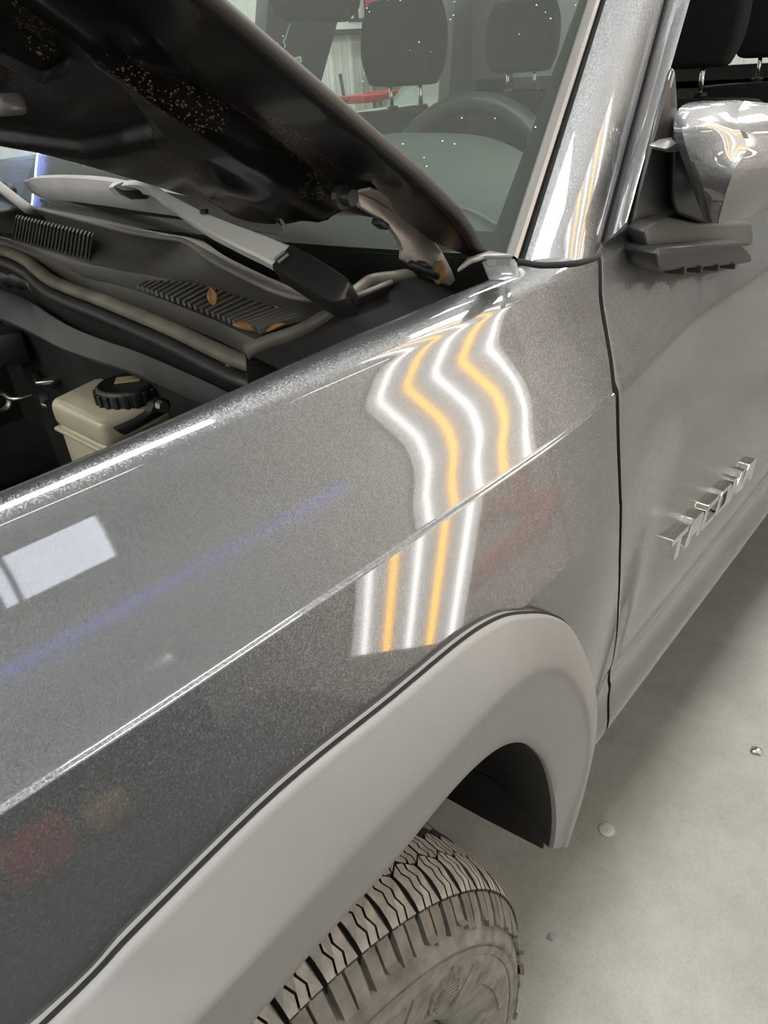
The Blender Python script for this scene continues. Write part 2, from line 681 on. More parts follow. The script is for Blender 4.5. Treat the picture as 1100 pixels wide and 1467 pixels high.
def structure(o, kind='structure'):
    o['kind'] = kind
    return o


structure(box('floor', ((X0 + X1) / 2, (Y0 + Y1) / 2, -0.05), (X1 - X0 + .4, Y1 - Y0 + .4, 0.1), M_FLOOR))
structure(box('ceiling', ((X0 + X1) / 2, (Y0 + Y1) / 2, CEIL + 0.05), (X1 - X0 + .4, Y1 - Y0 + .4, 0.1), M_CEIL))


def clad_wall(name, p0, p1, inward):
    """ribbed metal cladding between two floor points, one panel per metre as a part"""
    root = empty(name)
    structure(root)
    p0, p1 = np.array(p0, float), np.array(p1, float)
    L = np.linalg.norm(p1 - p0)
    d = (p1 - p0) / L
    nrm = np.array(inward, float)
    prof = [(0, 0), (.03, .018), (.06, .018), (.09, 0), (.17, 0), (.18, .005), (.20, .005), (.21, 0), (.26, 0), (.27, .005), (.29, .005), (.30, 0)]
    npan = max(1, int(round(L / 0.9)))
    wpan = L / npan
    for k in range(npan):
        rows = []
        pts = [(a + rep * .3, b) for rep in range(3) for a, b in prof] + [(.9, 0)]
        for z in (0.0, CEIL):
            rows.append([np.append((p0 + d * (k * wpan + a * wpan / .9))[:2] + nrm[:2] * b, z) for a, b in pts])
        me = sheet_mesh(rows, 0.02)
        link('wall_panel', me, M_WALL, root)
    return root


clad_wall('wall_passenger', (X0, Y1, 0), (X1, Y1, 0), (0, -1, 0))
clad_wall('wall_rear', (X1, Y1, 0), (X1, Y0, 0), (-1, 0, 0))
structure(box('wall_front', (X0 - .05, (Y0 + Y1) / 2, CEIL / 2), (.1, Y1 - Y0, CEIL), M_WALLP))
# driver-side wall with a window opening
WX0, WX1, WZ0, WZ1 = 0.31, 1.02, 1.40, 1.765
vs = []
wall_parts = [((X0 + WX0) / 2, CEIL / 2, WX0 - X0, CEIL), ((X1 + WX1) / 2, CEIL / 2, X1 - WX1, CEIL),
              ((WX0 + WX1) / 2, WZ0 / 2, WX1 - WX0, WZ0), ((WX0 + WX1) / 2, (CEIL + WZ1) / 2, WX1 - WX0, CEIL - WZ1)]
me = join_meshes([box_mesh((a, Y0 - .05, b), (c, .1, d)) for a, b, c, d in wall_parts])
structure(link('wall_driver', me, M_WALLP))
win = structure(empty('window_1', ((WX0 + WX1) / 2, Y0, WZ0)))
ww, wh = WX1 - WX0, WZ1 - WZ0
box('pane', (0, -.05, wh / 2), (ww, .008, wh), M_WINDOW, win)
fm = [box_mesh((0, .005, -.03), (ww + .14, .05, .07)), box_mesh((0, .005, wh + .03), (ww + .14, .05, .07)),
      box_mesh((-ww / 2 - .03, .005, wh / 2), (.07, .05, wh)), box_mesh((ww / 2 + .03, .005, wh / 2), (.07, .05, wh))]
link('window_frame', join_meshes(fm), M_WALLP, win)
box('mullion', (-ww / 2 + 0.1, -.035, wh / 2), (.035, .03, wh), M_GREY, win)
structure(box('baseboard_driver', ((X0 + X1) / 2, Y0 + .012, .07), (X1 - X0, .024, .14), M_GREY))

FIX_ROWS = {-3.3: 'row nearest the wall with the window', -0.15: "row above the truck's driver side", 1.5: "row above the truck's passenger side", 4.7: 'row over the parked car'}
fix_mesh = join_meshes([box_mesh((0, 0, -.02), (1.26, .66, .04), 0.006)])
dif_m = box_mesh((0, 0, -.043), (1.2, .6, .006))
for k, (lx, ly) in enumerate(LAMP_SPOTS):
    f = empty('ceiling_light', (lx, ly, CEIL))
    tag(f, ['first', 'second', 'third', 'fourth', 'fifth'][k % 5] + ' white panel light from the front in the ' + FIX_ROWS[ly], 'light', 'panel lights under the ceiling')
    link('housing', fix_mesh, M_WHITE, f)
    link('diffuser', dif_m, M_LEDW, f)

# ---------------------------------------------------------------- the pickup truck
truck = empty('pickup_truck', (0, 0, 0))
tag(truck, 'dark grey metallic pickup truck with its hood raised, standing on the concrete floor', 'truck')

# front fender
ARCH = None


def flare_pts():
    px_o = [(60, 1467), (200, 1325), (400, 1130), (560, 1000), (660, 917), (710, 886), (745, 878), (785, 880), (812, 898), (835, 945), (848, 1000), (846, 1060), (829, 1140), (808, 1205)]
    px_m = [(270, 1467), (385, 1345), (500, 1225), (610, 1113), (690, 1024), (735, 982), (768, 962), (795, 962), (815, 978), (832, 1012), (838, 1060), (832, 1110), (815, 1165), (803, 1211)]
    px_i = [(360, 1467), (455, 1355), (560, 1240), (640, 1142), (688, 1092), (722, 1068), (748, 1064), (768, 1075), (783, 1095), (793, 1130), (797, 1165), (796, 1195), (793, 1212), (791, 1217)]
    ym = [-.042, -.042, -.042, -.043, -.044, -.044, -.042, -.038, -.033, -.026, -.018, -.010, -.004, .001]
    yi = [-.020, -.020, -.020, -.020, -.020, -.019, -.018, -.016, -.013, -.009, -.005, -.001, .003, .005]
    O = [on_body(q, -.004) for q in px_o[:7]] + [at_y(q, y) for q, y in zip(px_o[7:], (-.034, -.029, -.021, -.012, -.005, .0, .003))]
    Mi = [at_y(q, y) for q, y in zip(px_m, ym)]
    I = [at_y(q, y) for q, y in zip(px_i, yi)]
    # forward continuation, out of the photo: level, then down in front of the wheel
    fr_o = [(-.56, .03, .62), (-.52, .015, .88), (-.45, .0, 1.005), (-.28, -.012, 1.036)]
    fr_m = [(-.50, .015, .58), (-.46, -.0, .82), (-.385, -.018, .935), (-.22, -.038, .99)]
    fr_i = [(-.46, .02, .56), (-.415, .008, .78), (-.335, -.008, .87), (-.18, -.022, .90)]
    return (np.array([np.array(a) for a in fr_o] + O), np.array([np.array(a) for a in fr_m] + Mi), np.array([np.array(a) for a in fr_i] + I))


FO, FM, FI = flare_pts()
FO, FM, FI = cat_rom(FO, 6), cat_rom(FM, 6), cat_rom(FI, 6)

# the arch opening in the fender follows a line between the flare's outer edge and its fold
ARCH = 0.45 * FO + 0.55 * FM
ARCH_POLY = np.vstack([ARCH[:, [0, 2]], [[0.40, 0.3], [-0.45, 0.3]]])


def in_poly(x, z, P):
    c = False
    n = len(P)
    for i in range(n):
        x1, z1 = P[i]
        x2, z2 = P[i - 1]
        if (z1 > z) != (z2 > z) and x < (x2 - x1) * (z - z1) / (z2 - z1) + x1:
            c = not c
    return c


def body_sheet(xs_of_z, zs, cut=None, thick=0.0012, flip=False):
    rows = [[(x, y_body(x, z), z) for x in xs_of_z(z)] for z in zs]
    R = np.array(rows)
    n, mm = R.shape[:2]
    V = R.reshape(-1, 3)
    Fc = []
    for i in range(n - 1):
        for j in range(mm - 1):
            c = (R[i, j] + R[i + 1, j + 1]) / 2
            if cut is not None and in_poly(c[0], c[2], cut):
                continue
            Fc.append((i * mm + j, (i + 1) * mm + j, (i + 1) * mm + j + 1, i * mm + j + 1))
    return mesh(V, Fc)


zs_low = list(np.linspace(0.49, 1.0, 52)) + list(np.linspace(1.004, 1.128, 44)) + list(ZC - np.array([.0045, .0030, .0022, .0017, .0014, .0011, .0008, .0005, .0002]))
zs_fender = zs_low + list(ZC + np.linspace(0.0, H_END, 120))


def fender_xs(z):
    # follow the falling top line at the front by scaling; columns end at the door gap
    xe = x_cut(z) - 0.0025
    a = np.concatenate([np.linspace(-0.85, -0.15, 20)[:-1], np.linspace(-0.15, 0.35, 90)[:-1]])
    return np.concatenate([a, np.linspace(0.35, max(xe, 0.36), 40)])


def fender_mesh():
    rows = []
    for z in zs_fender:
        h = z - ZC
        row = []
        for x in fender_xs(z):
            zz = z
            if h > 0:
                zz = ZC + h * k_front(x)
            row.append((x, y_body(x, zz), zz))
        rows.append(row)
    # top flange: rolls over to the hood gap, then folds down into the engine bay
    top = np.array(rows[-1])
    prev = top
    for k, (dy, dz) in enumerate([(.003, .0008), (.006, .0010), (.009, .0008), (.011, -.001), (.012, -.004), (.0125, -.012), (.0126, -.03)]):
        nr = top.copy()
        for j in range(len(nr)):
            x = top[j, 0]
            ext = 1.0 + 0.9 * sstep(0.05, 0.36, x)
            nr[j, 1] += dy * ext
            nr[j, 2] += dz
        rows.append(nr.tolist())
    R = np.array(rows)
    n, mm = R.shape[:2]
    Fc = []
    for i in range(n - 1):
        for j in range(mm - 1):
            c = (R[i, j] + R[i + 1, j + 1]) / 2
            if c[2] < 1.01 and in_poly(c[0], c[2], ARCH_POLY):
                continue
            Fc.append((i * mm + j, i * mm + j + 1, (i + 1) * mm + j + 1, (i + 1) * mm + j))
    # rear edge turned inwards
    V = list(map(tuple, R.reshape(-1, 3)))
    base = len(V)
    for i in range(n):
        q = R[i, -1]
        V.append((q[0] + .001, q[1] + .004, q[2]))
        V.append((q[0], q[1] + .035, q[2]))
    nf = len(Fc)
    for i in range(n - 1):
        a, b2 = i * mm + mm - 1, (i + 1) * mm + mm - 1
        Fc.append((a, base + 2 * i, base + 2 * i + 2, b2))
        Fc.append((base + 2 * i, base + 2 * i + 1, base + 2 * i + 3, base + 2 * i + 2))
    me_ = mesh(V, Fc)
    me_.materials.append(M_PAINT)
    me_.materials.append(M_GAP)
    for p_ in list(me_.polygons)[nf:]:
        p_.material_index = 1  # turned edge coloured black, paints the shade inside the door gap
    return me_


fen = link('front_fender', fender_mesh(), M_PAINT, truck, True)
smooth_by_angle(fen, 50)

# fender flare: outer bead, upper face, fold, lower face, lip and inner return
rows = []
for o_, m_, i_ in zip(FO, FM, FI):
    d = m_ - o_
    out = np.array([0, -1, 0])
    e = 0.006
    row = [o_ + np.array([0, .045, 0]), o_ + np.array([0, .002, 0]), o_ + out * .004 + d * .004, o_ + out * e + d * .025, o_ + out * e + d * .06]
    for t in (.12, .3, .5, .7, .85):
        row.append(o_ + d * t + out * (e + .0015 * math.sin(t * math.pi)))
    dn = i_ - m_
    row.append(m_ - d * .05 + out * (e * .5 + .0025))
    row.append(m_ + dn * .0 + out * .0036)
    for t in (.08, .3, .6, .85):
        row.append(m_ + dn * t + out * .003 * (1 - t))
    row += [i_, i_ + np.array([0, .002, 0]) + dn * .012, i_ + np.array([0, .006, 0]) + dn * .012]
    rows.append(row)
fl = link('fender_flare', sheet_mesh(np.array(rows)), M_FLARE, truck, True, label='matte grey plastic fender flare over the front wheel')
smooth_by_angle(fl, 60)
# thin black seal between flare and paint
seal = [o_ + np.array([0, -.001, 0]) - (m_ - o_) * .012 for o_, m_ in zip(FO, FM)]
tube('flare_seal', seal, 0.0013, M_GAP, truck, 5)

# wheel liner behind the lip
rows = []
for k, i_ in enumerate(FI):
    t = k / (len(FI) - 1)
    dz = .012
    rows.append([i_ + np.array([0, .005, .0]), i_ + np.array([.004, .05, .004]), i_ + np.array([.012, .09, .02]), i_ + np.array([.02, .17, .03]), i_ + np.array([.0, .26, .03]), i_ + np.array([-.03, .33, .02])])
lin = sheet('wheel_liner', np.array(rows), M_LINER, truck, 0.003)
# lower rear flap of the liner with its fold and clips
q0, q1 = FI[-1], FI[-1] + np.array([-.03, .33, .02])
flap = [[q0 + np.array([-.003, .01, 0]), q0 + np.array([-.012, .10, -.004]), q0 + np.array([-.03, .20, .012]), q1 + np.array([-.0, -.02, 0])],
        [q0 + np.array([.0, .01, .05]), q0 + np.array([.012, .10, .05]), q0 + np.array([-.005, .20, .06]), q1 + np.array([0, -.02, .05])]]
sheet('liner_flap', np.array(flap), M_BLACK, truck, 0.004)
for (px_, y) in (((772, 1160), .05), ((757, 1078), .06)):
    c = at_y(px_, y)
    link('liner_clip', lathe_mesh([(-.004, .0), (-.004, .007), (.002, .009), (.004, .0)], 10), M_BLACK, truck, True).location = c
# inner apron closes the wheel house towards the engine
rows = [[(x, .36, z) for x in np.linspace(-.5, .62, 8)] for z in (0.66, .75, .9, 1.0)]
sheet('wheel_house', np.array(rows), M_LINER, truck, 0.003)

# ------------------------------------------------ front wheel
WC = (0.0, 0.13, 0.385)
STEER = math.radians(2.3)
PITCHES = 58


def sipe_block(a0, a1, poly_fn, r_top, r_bot, cuts):
    """a tread block cut into slices by zigzag sipes: poly_fn(s) gives (lat0, lat1) across the tyre at s in 0..1 along the pitch"""
    V, Fc = [], []
    nS = len(cuts) - 1
    for k in range(nS):
        s0, s1 = cuts[k] + (.035 if k else 0), cuts[k + 1] - (.035 if k < nS - 1 else 0)
        ring = []
        NL = 5
        left = []
        right = []
        for q in range(NL + 1):
            t = q / NL
            zig = .05 * (1 if q % 2 else -1)
            sl = s0 + (zig if k else 0)
            sr = s1 + (zig if k < nS - 1 else 0)
            l0, l1 = poly_fn(min(max(sl, 0), 1))
            left.append((sl, l0 + (l1 - l0) * t))
            l0, l1 = poly_fn(min(max(sr, 0), 1))
            right.append((sr, l0 + (l1 - l0) * t))
        ring = left + right[::-1]
        b = len(V)
        for r in (r_top, r_bot):
            for s, l in ring:
                a = a0 + (a1 - a0) * s
                rr = r - .6 * l * l - (0.004 * max(0, (-l - .078) / .02) ** 2 if l < -.078 else 0)
                V.append((rr * math.sin(a), l, rr * math.cos(a)))
        n = len(ring)
        Fc.append(tuple(b + i for i in range(n)))
        Fc += [(b + i, b + n + i, b + n + (i + 1) % n, b + (i + 1) % n) for i in range(n)]
    me = mesh(V, Fc)
    me.materials.append(M_TREADFACE)
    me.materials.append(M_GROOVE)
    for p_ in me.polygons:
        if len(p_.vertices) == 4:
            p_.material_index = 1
    bm = bmesh.new()
    bm.from_mesh(me)
    bmesh.ops.recalc_face_normals(bm, faces=bm.faces)
    bm.to_mesh(me)
    bm.free()
    return me


def rot_about_axle(ob, a):
    ob.rotation_euler = (0, a, 0)


def make_wheel(loc, rot_z, detail):
    wroot = empty('wheel', loc, (0, 0, rot_z), truck)
    # y is inward; the outer face looks to -y
    carc = [(.100, .25), (.128, .285), (.134, .315), (.126, .345), (.108, .360), (.085, .368), (0, .375), (-.085, .368), (-.104, .362), (-.119, .350),
            (-.128, .340), (-.1305, .336), (-.1325, .3335), (-.1325, .330), (-.1305, .3275), (-.1310, .318), (-.1345, .312), (-.1355, .300), (-.134, .275), (-.1290, .25), (-.121, .236), (-.112, .228), (-.100, .224)]
    link('tire', lathe_mesh(carc, 120), M_TIRE if detail else M_TIRE, wroot, True)
    rimp = [(-.100, .226), (-.108, .224), (-.110, .219), (-.106, .214), (-.092, .210), (-.07, .205), (-.02, .200), (.09, .205), (.1, .224)]
    link('rim', lathe_mesh(rimp, 72), M_RIM, wroot, True)
    # spokes: six, as wedge plates
    for k in range(6):
        a = k * math.pi / 3 + .35
        P = []
        for r, wd, ax in ((.045, .055, -.075), (.10, .042, -.082), (.16, .034, -.090), (.207, .06, -.096)):
            P.append((r, wd, ax))
        rows_ = []
        for r, wd, ax in P:
            rows_.append([(r, ax + .02, -wd), (r, ax, -wd * .8), (r, ax - .006, 0), (r, ax, wd * .8), (r, ax + .02, wd)])
        R = np.array(rows_)
        c, s = math.cos(a), math.sin(a)
        R2 = R.copy()
        R2[..., 0] = R[..., 0] * c - R[..., 2] * s
        R2[..., 2] = R[..., 0] * s + R[..., 2] * c
        link('spoke', sheet_mesh(R2, .02), M_RIM, wroot, False)
    link('hub_cap', lathe_mesh([(-.108, 0), (-.108, .03), (-.104, .036), (-.09, .038), (-.07, .06), (-.06, .075), (-.04, .076)], 32), M_RIM, wroot, True)
    link('brake_disc', lathe_mesh([(-.02, .0), (-.02, .16), (.0, .16), (.0, 0)], 32), M_STEEL, wroot)
    if not detail:
        ms = []
    da = 2 * math.pi / PITCHES
    kinds = []
    # (lateral from, lateral to, phase, cuts, chamfers)

    def shoulder(s):
        return (-.106, -.0585 - .0095 * max(0, (abs(s - .5) - .12) / .38))

    def inter(s):
        return (-.0645 + .0095 * max(0, (abs(s - .5) - .12) / .38), -.0265 - .010 * max(0, (abs(s - .5) - .25) / .25))

    def centre(s):
        e = max(0, (abs(s - .5) - .25) / .25)
        return (-.0165 + .008 * e, .0165 - .008 * e)

    def inter2(s):
        l0, l1 = inter(1 - s)
        return (-l1, -l0)

    def shoulder2(s):
        l0, l1 = shoulder(1 - s)
        return (-l1, -l0)
    kinds = [(shoulder, 0.0, .05, .93), (inter, .5, .04, .94), (centre, .15, .05, .92), (inter2, .62, .04, .94), (shoulder2, .12, .05, .93)]
    protos = []
    for fn, ph, s0, s1 in kinds:
        protos.append(sipe_block((ph + s0) * da, (ph + s1) * da, fn, .389, .370, [0, .34, .66, 1.0] if detail else [0, 1.0]))
    if detail:
        # those on top and towards the rear and front singly, the rest joined
        rest = []
        for k in range(PITCHES):
            a = k * da
            aa = (a + math.pi) % (2 * math.pi) - math.pi
            for pi_, pm in enumerate(protos):
                if -1.15 < aa < 1.5 and pi_ < 4:
                    o = bpy.data.objects.new('tread_block', pm)
                    COL.objects.link(o)
                    o.parent = wroot
                    rot_about_axle(o, a)
                    if not pm.materials:
                        pm.materials.append(M_TREADFACE)
                else:
                    mm2 = pm.copy()
                    mm2.transform(Matrix.Rotation(a, 4, 'Y'))
                    rest.append(mm2)
        me = join_meshes(rest)
        me.materials.append(M_TREADFACE)
        me.materials.append(M_GROOVE)
        link('tread', me, None, wroot, kind='stuff')
        # groove floor is darker than the dusty block tops
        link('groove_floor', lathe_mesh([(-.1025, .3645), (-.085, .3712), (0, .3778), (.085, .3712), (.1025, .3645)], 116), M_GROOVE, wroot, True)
        # shoulder lugs running down the side wall, uneven in length
        lug = []
        for k in range(PITCHES):
            for sub, (off, wid) in enumerate(((.08, .36), (.52, .38))):
                a_0 = (k + off) * da
                a_1 = (k + off + wid) * da
                rlow = random.choice((.350, .354, .360, .349)) if sub == 0 else random.choice((.347, .356, .352))
                V = []
                prof_ = [(-.1035, .373), (-.1105, .3675), (-.1215, .357), (-.1285, rlow), (-.124, rlow - .003)]
                for a in (a_0, a_1):
                    for ax, r in prof_:
                        V.append((r * math.sin(a), ax, r * math.cos(a)))
                n = len(prof_)
                Fc = [(i, i + 1, n + i + 1, n + i) for i in range(n - 1)]
                # side faces down to the carcass
                b = len(V)
                for a in (a_0, a_1):
                    for ax, r in prof_:
                        V.append((( r - .006) * math.sin(a), ax + .010, (r - .006) * math.cos(a)))
                for q in range(2):
                    for i in range(n - 1):
                        Fc.append((q * n + i, q * n + i + 1, b + q * n + i + 1, b + q * n + i))
                lug.append(mesh(V, Fc))
        link('shoulder_lug', join_meshes(lug), M_TIRE, wroot, kind='stuff')
        # raised side wall marks: stepped arc bands and a round hatched badge with a mountain outline
        def arc_band(r0, r1, a_0, a_1, ax, hgt, n=14):
            V, Fc = [], []
            for i in range(n + 1):
                a = a_0 + (a_1 - a_0) * i / n
                for r, x in ((r0, ax), (r0, ax - hgt), (r1, ax - hgt), (r1, ax)):
                    V.append((r * math.sin(a), x, r * math.cos(a)))
            for i in range(n):
                for j in range(3):
                    Fc.append((4 * i + j, 4 * i + j + 1, 4 * i + 4 + j + 1, 4 * i + 4 + j))
            Fc.append((0, 1, 2, 3))
            Fc.append((4 * n + 3, 4 * n + 2, 4 * n + 1, 4 * n))
            return mesh(V, Fc)
        bands = [arc_band(.318, .3262, 0, 6.2831, -.130, .0025, 90)]
        for r0, r1, a_0, a_1 in ((.296, .306, .02, .47), (.279, .288, -.18, .33), (.296, .302, -.75, -.08), (.268, .274, -.55, .1), (.262, .310, .50, .60), (.262, .310, .88, .97), (.288, .298, 1.02, 1.5), (.27, .28, -1.4, -.7)):
            bands.append(arc_band(r0, r1, a_0, a_1, -.132, .005))
        link('sidewall_mark', join_meshes(bands), M_TIRE, wroot)
        bad = []
        ab = .735
        rb = .286
        ex = np.array([math.cos(ab), 0, -math.sin(ab)])
        er = np.array([math.sin(ab), 0, math.cos(ab)])
        cb = er * rb + np.array([0, -.1345, 0])
        pts = []
        for i in range(24):
            a = i / 24 * 2 * math.pi
            r = .0235
            pts.append(cb + ex * r * math.cos(a) + er * r * math.sin(a))
        bad.append(prism_mesh(pts, (0, -.0022, 0)))
        peak = [(-.028, .004), (-.02, .02), (-.012, .017), (-.004, .031), (.004, .021), (.012, .027), (.021, .012), (.027, .014), (.029, -.002), (.024, -.002), (.018, .009), (.01, .02), (.003, .016), (-.004, .024), (-.012, .012), (-.02, .013), (-.025, .002)]
        bad.append(prism_mesh([cb + ex * a + er * b for a, b in peak], (0, -.0045, 0)))
        for k in range(-4, 5):
            hw = math.sqrt(max(.019 ** 2 - (k * .0046) ** 2, 1e-6))
            q = [(-hw, k * .0046), (hw, k * .0046 + .003), (hw, k * .0046 + .0048), (-hw, k * .0046 + .0018)]
            bad.append(prism_mesh([cb + ex * a + er * b for a, b in q], (0, -.0042, 0)))
        link('sidewall_emblem', join_meshes(bad), M_TIRE, wroot, label='round hatched winter emblem on the tire sidewall')
    else:
        allm = []
        for k in range(PITCHES):
            for pm in protos:
                m2 = pm.copy()
                m2.transform(Matrix.Rotation(k * da, 4, 'Y'))
                allm.append(m2)
        me = join_meshes(allm)
        me.materials.append(M_TREADFACE)
        me.materials.append(M_GROOVE)
        link('tread', me, None, wroot, kind='stuff')
    return wroot


make_wheel(WC, -STEER, True)
make_wheel((3.24, .13, .385), 0, False)
for x in (0.0, 3.24):
    make_wheel((x, 1.73, .385), math.pi, False)

# ------------------------------------------------ front door
zs_door = [.475, .485] + list(np.linspace(0.495, 1.0, 48)) + list(np.linspace(1.01, ZC + .085, 30)) + list(ZC + np.linspace(.088, .116, 16))


def door_mesh():
    rows = []
    for z in zs_door:
        xs = np.concatenate([x_cut(z) + 0.0045 + np.array([0, .0015, .004, .01]), np.linspace(x_cut(z) + .02, 1.66, 46)])
        row = []
        for j, x in enumerate(xs):
            y = y_body(x, z)
            if j == 0:
                y += .006
            if j == 1:
                y += .0003
            row.append((x, y, z))
        rows.append(row)
    top = np.array(rows[-1])
    for dy, dz in ((.004, .0015), (.010, .0015), (.016, -.004), (.02, -.04)):
        nr = top.copy()
        nr[:, 1] += dy
        nr[:, 2] += dz
        rows.append(nr.tolist())
    first = np.array(rows[0])
    nr = first.copy()
    nr[:, 1] += .04
    nr[:, 2] += .004
    rows.insert(0, nr.tolist())
    R = np.array(rows)
    # hem along the hinge edge
    hem = R[:, :1].copy()
    hem[..., 1] += .035
    R = np.concatenate([hem, R], 1)
    me_ = sheet_mesh(R)
    me_.materials.append(M_PAINT)
    me_.materials.append(M_GAP)
    nc = R.shape[1] - 1
    for k_, p_ in enumerate(me_.polygons):
        if k_ % nc < 2:
            p_.material_index = 1  # hem and first edge strip blackened to paint the gap's shade
    return me_


door = link('front_door', door_mesh(), M_PAINT, truck, True)
smooth_by_angle(door, 55)
# dark seam behind the door gap and the sill under the doors
seam = [[(x_cut(z) - .03, y_body(x_cut(z), z) + .02, z), (x_cut(z) + .04, y_body(x_cut(z), z) + .022, z)] for z in np.linspace(.5, 1.235, 24)]
sheet('door_seal', np.array(seam), M_GAP, truck, .004)
rows = [[(x, y, z) for x in np.linspace(x_cut(.5) + .01, 3.0, 6)] for y, z in ((.075, .50), (.07, .455), (.10, .43), (.2, .43))]
sheet('rocker_panel', np.array(rows), M_PAINT, truck, .004)

# badge letters on the door
B_A, B_B = on_body((951, 791)), on_body((1073, 668))
bx = B_B - B_A
blen = np.linalg.norm(bx)
bx /= blen
LET = {
    'T': [[(0, 1), (1, 1), (1, .76), (.62, .76), (.62, 0), (.38, 0), (.38, .76), (0, .76)]],
    'A': [[(0, 0), (.16, .82), (.3, 1), (.86, 1), (1, .86), (1, 0), (.76, 0), (.76, .3), (.3, .3), (.25, 0)]],
    'C': [[(.1, 0), (0, .12), (.08, .86), (.2, 1), (1, 1), (1, .76), (.3, .76), (.24, .24), (.98, .24), (.98, 0)]],
    'O': [[(.1, 0), (0, .12), (.08, .86), (.2, 1), (.9, 1), (1, .88), (1, .12), (.9, 0)]],
    'M': [[(0, 0), (.1, 1), (.3, 1), (.52, .5), (.74, 1), (1, 1), (1, 0), (.77, 0), (.77, .55), (.6, .15), (.44, .15), (.27, .55), (.24, 0)]],
}
lw = blen / 6 * .93
lh = .041
for k, ch in enumerate('TACOMA'):
    s0 = (k + .03) * blen / 6
    ms = []

    def put(poly, dep):
        P = []
        for a, b in poly:
            q = B_A + bx * (s0 + a * lw) + np.array([0, 0, (b - .5) * lh])
            P.append((q[0], y_body(q[0], q[2]), q[2]))
        return bevel_mesh(prism_mesh(np.array(P) + np.array([0, .002, 0]), (0, -dep, 0)), .0012, 2)
    for poly in LET[ch]:
        if ch == 'O':
            # ring: four bars
            for bar in ([(.1, 0), (0, .12), (.04, .5), (.08, .86), (.3, .86), (.26, .5), (.24, .12)], [(.08, .8), (.2, 1), (.9, 1), (1, .8)], [(.76, .15), (.76, .85), (1, .85), (1, .15)], [(.1, 0), (.02, .2), (1, .2), (.9, 0)]):
                ms.append(put(bar, .011))
        else:
            ms.append(put(poly, .011))
            if ch == 'A':
                pass
    o = link('badge_letter', join_meshes(ms), M_CHROME, door, False, label='chrome letter ' + ch + ' of the word TACOMA')

# door handle, out of the photo to the rear
box('door_handle', (1.52, .03, 1.06), (.2, .035, .035), M_PAINT, door, .01, 3)

# door window frame and pillar
PB = np.array([.58, .066, 1.238])


def at_slope(px, base, k, tum=0.42):
    """sight line met with the leaning plane that rises k back per metre"""
    n = np.array([1.0, 0, -k])
    return at_plane(px, base, n)


KS = 1.5
PIL_B = [on_body((757, 378)), on_body((800, 377)), on_body((852, 367))]
PB_L = at_slope((752, 371), (.455, .095, 1.25), KS)
PT_L = at_slope((868, 0), (.455, .095, 1.25), KS)
PB_R = np.array([x_cut(1.235) - .004, .07, 1.238])
PB_R = at_y((856, 366), .052)
PT_R = at_slope((952, 0), PB_R, KS)


def extend(b, t, z):
    return b + (t - b) * ((z - b[2]) / (t[2] - b[2]))


ZR = 1.70
rows = []
for s in np.linspace(-.03, 1, 26):
    z = PB_L[2] + s * (ZR - PB_L[2])
    L_ = extend(PB_L, PT_L, z)
    R_ = extend(PB_R, PT_R, PB_R[2] + s * (ZR - PB_R[2]))
    row = []
    side = R_ - L_
    nrm = np.array([-.35, -.62, .70])
    prof_p = [(0, -.012), (0.0, 0), (.05, .0022), (.15, .006), (.3, .0105), (.45, .0140), (.6, .0158), (.75, .0148), (.87, .0110), (.95, .0062), (.985, .003), (1, -.002), (1, -.02)]
    for t, b in prof_p:
        row.append(L_ + side * t + nrm * b)
    rows.append(row)
pil = link('a_pillar', sheet_mesh(np.array(rows)), M_PAINT, truck, True)
smooth_by_angle(pil, 60)
gapl = cat_rom([at_z(q, 1.256) for q in ((744, 375), (775, 380), (820, 378), (846, 372), (857, 366))], 5)
tube('pillar_gap_shade', gapl, .0024, M_GAP, truck, 8)  # black tube painting the shadow line under the pillar foot
# windscreen: base line and leaning surface


def ws_pt(f, s):
    """f 0..1 across from driver to passenger side, s height above the base"""
    y0 = .10 + 1.66 * f
    c = (0.93 - y0) / .83
    x0 = .325 + .125 * abs(c) ** 3.2
    z0 = 1.243 + .022 * (1 - c * c)
    y = .93 + (y0 - .93) * (1 - .50 * s)
    return np.array([x0 + KS * s, y, z0 + s])


SS = [0, .012, .024, .03, .06, .1, .15, .2, .26, .32, .38, .43]
FF = np.concatenate([[0, .012, .02, .026], np.linspace(.05, .95, 28), [.974, .98, .988, 1]])
rows = [[ws_pt(f, s) for f in FF] for s in SS]
link('windshield', sheet_mesh(np.array(rows)[:, ::-1]), M_GLASS, truck, True)
# black enamel band round the edge, on the inside of the glass
inn = np.array([.003, 0, -.005])
rows = [[ws_pt(f, s * (.35 + .65 * sstep(.05, .13, f) * sstep(.95, .87, f))) + inn for f in FF] for s in (.0, .02, .05)]
bandm = [sheet_mesh(np.array(rows))]
for fa, fb in ((0, .011), (.989, 1)):
    rows = [[ws_pt(f, s) + inn for f in np.linspace(fa, fb, 4)] for s in SS]
    bandm.append(sheet_mesh(np.array(rows)))
link('frit_band', join_meshes(bandm), M_FRIT, truck, True)
rows = [[ws_pt(f, 0) + np.array([a, 0, b]) for f in FF] for a, b in ((.002, .0), (.006, -.012), (.03, -.045))]
sheet('windshield_base_seal', np.array(rows), M_GAP, truck, .002)
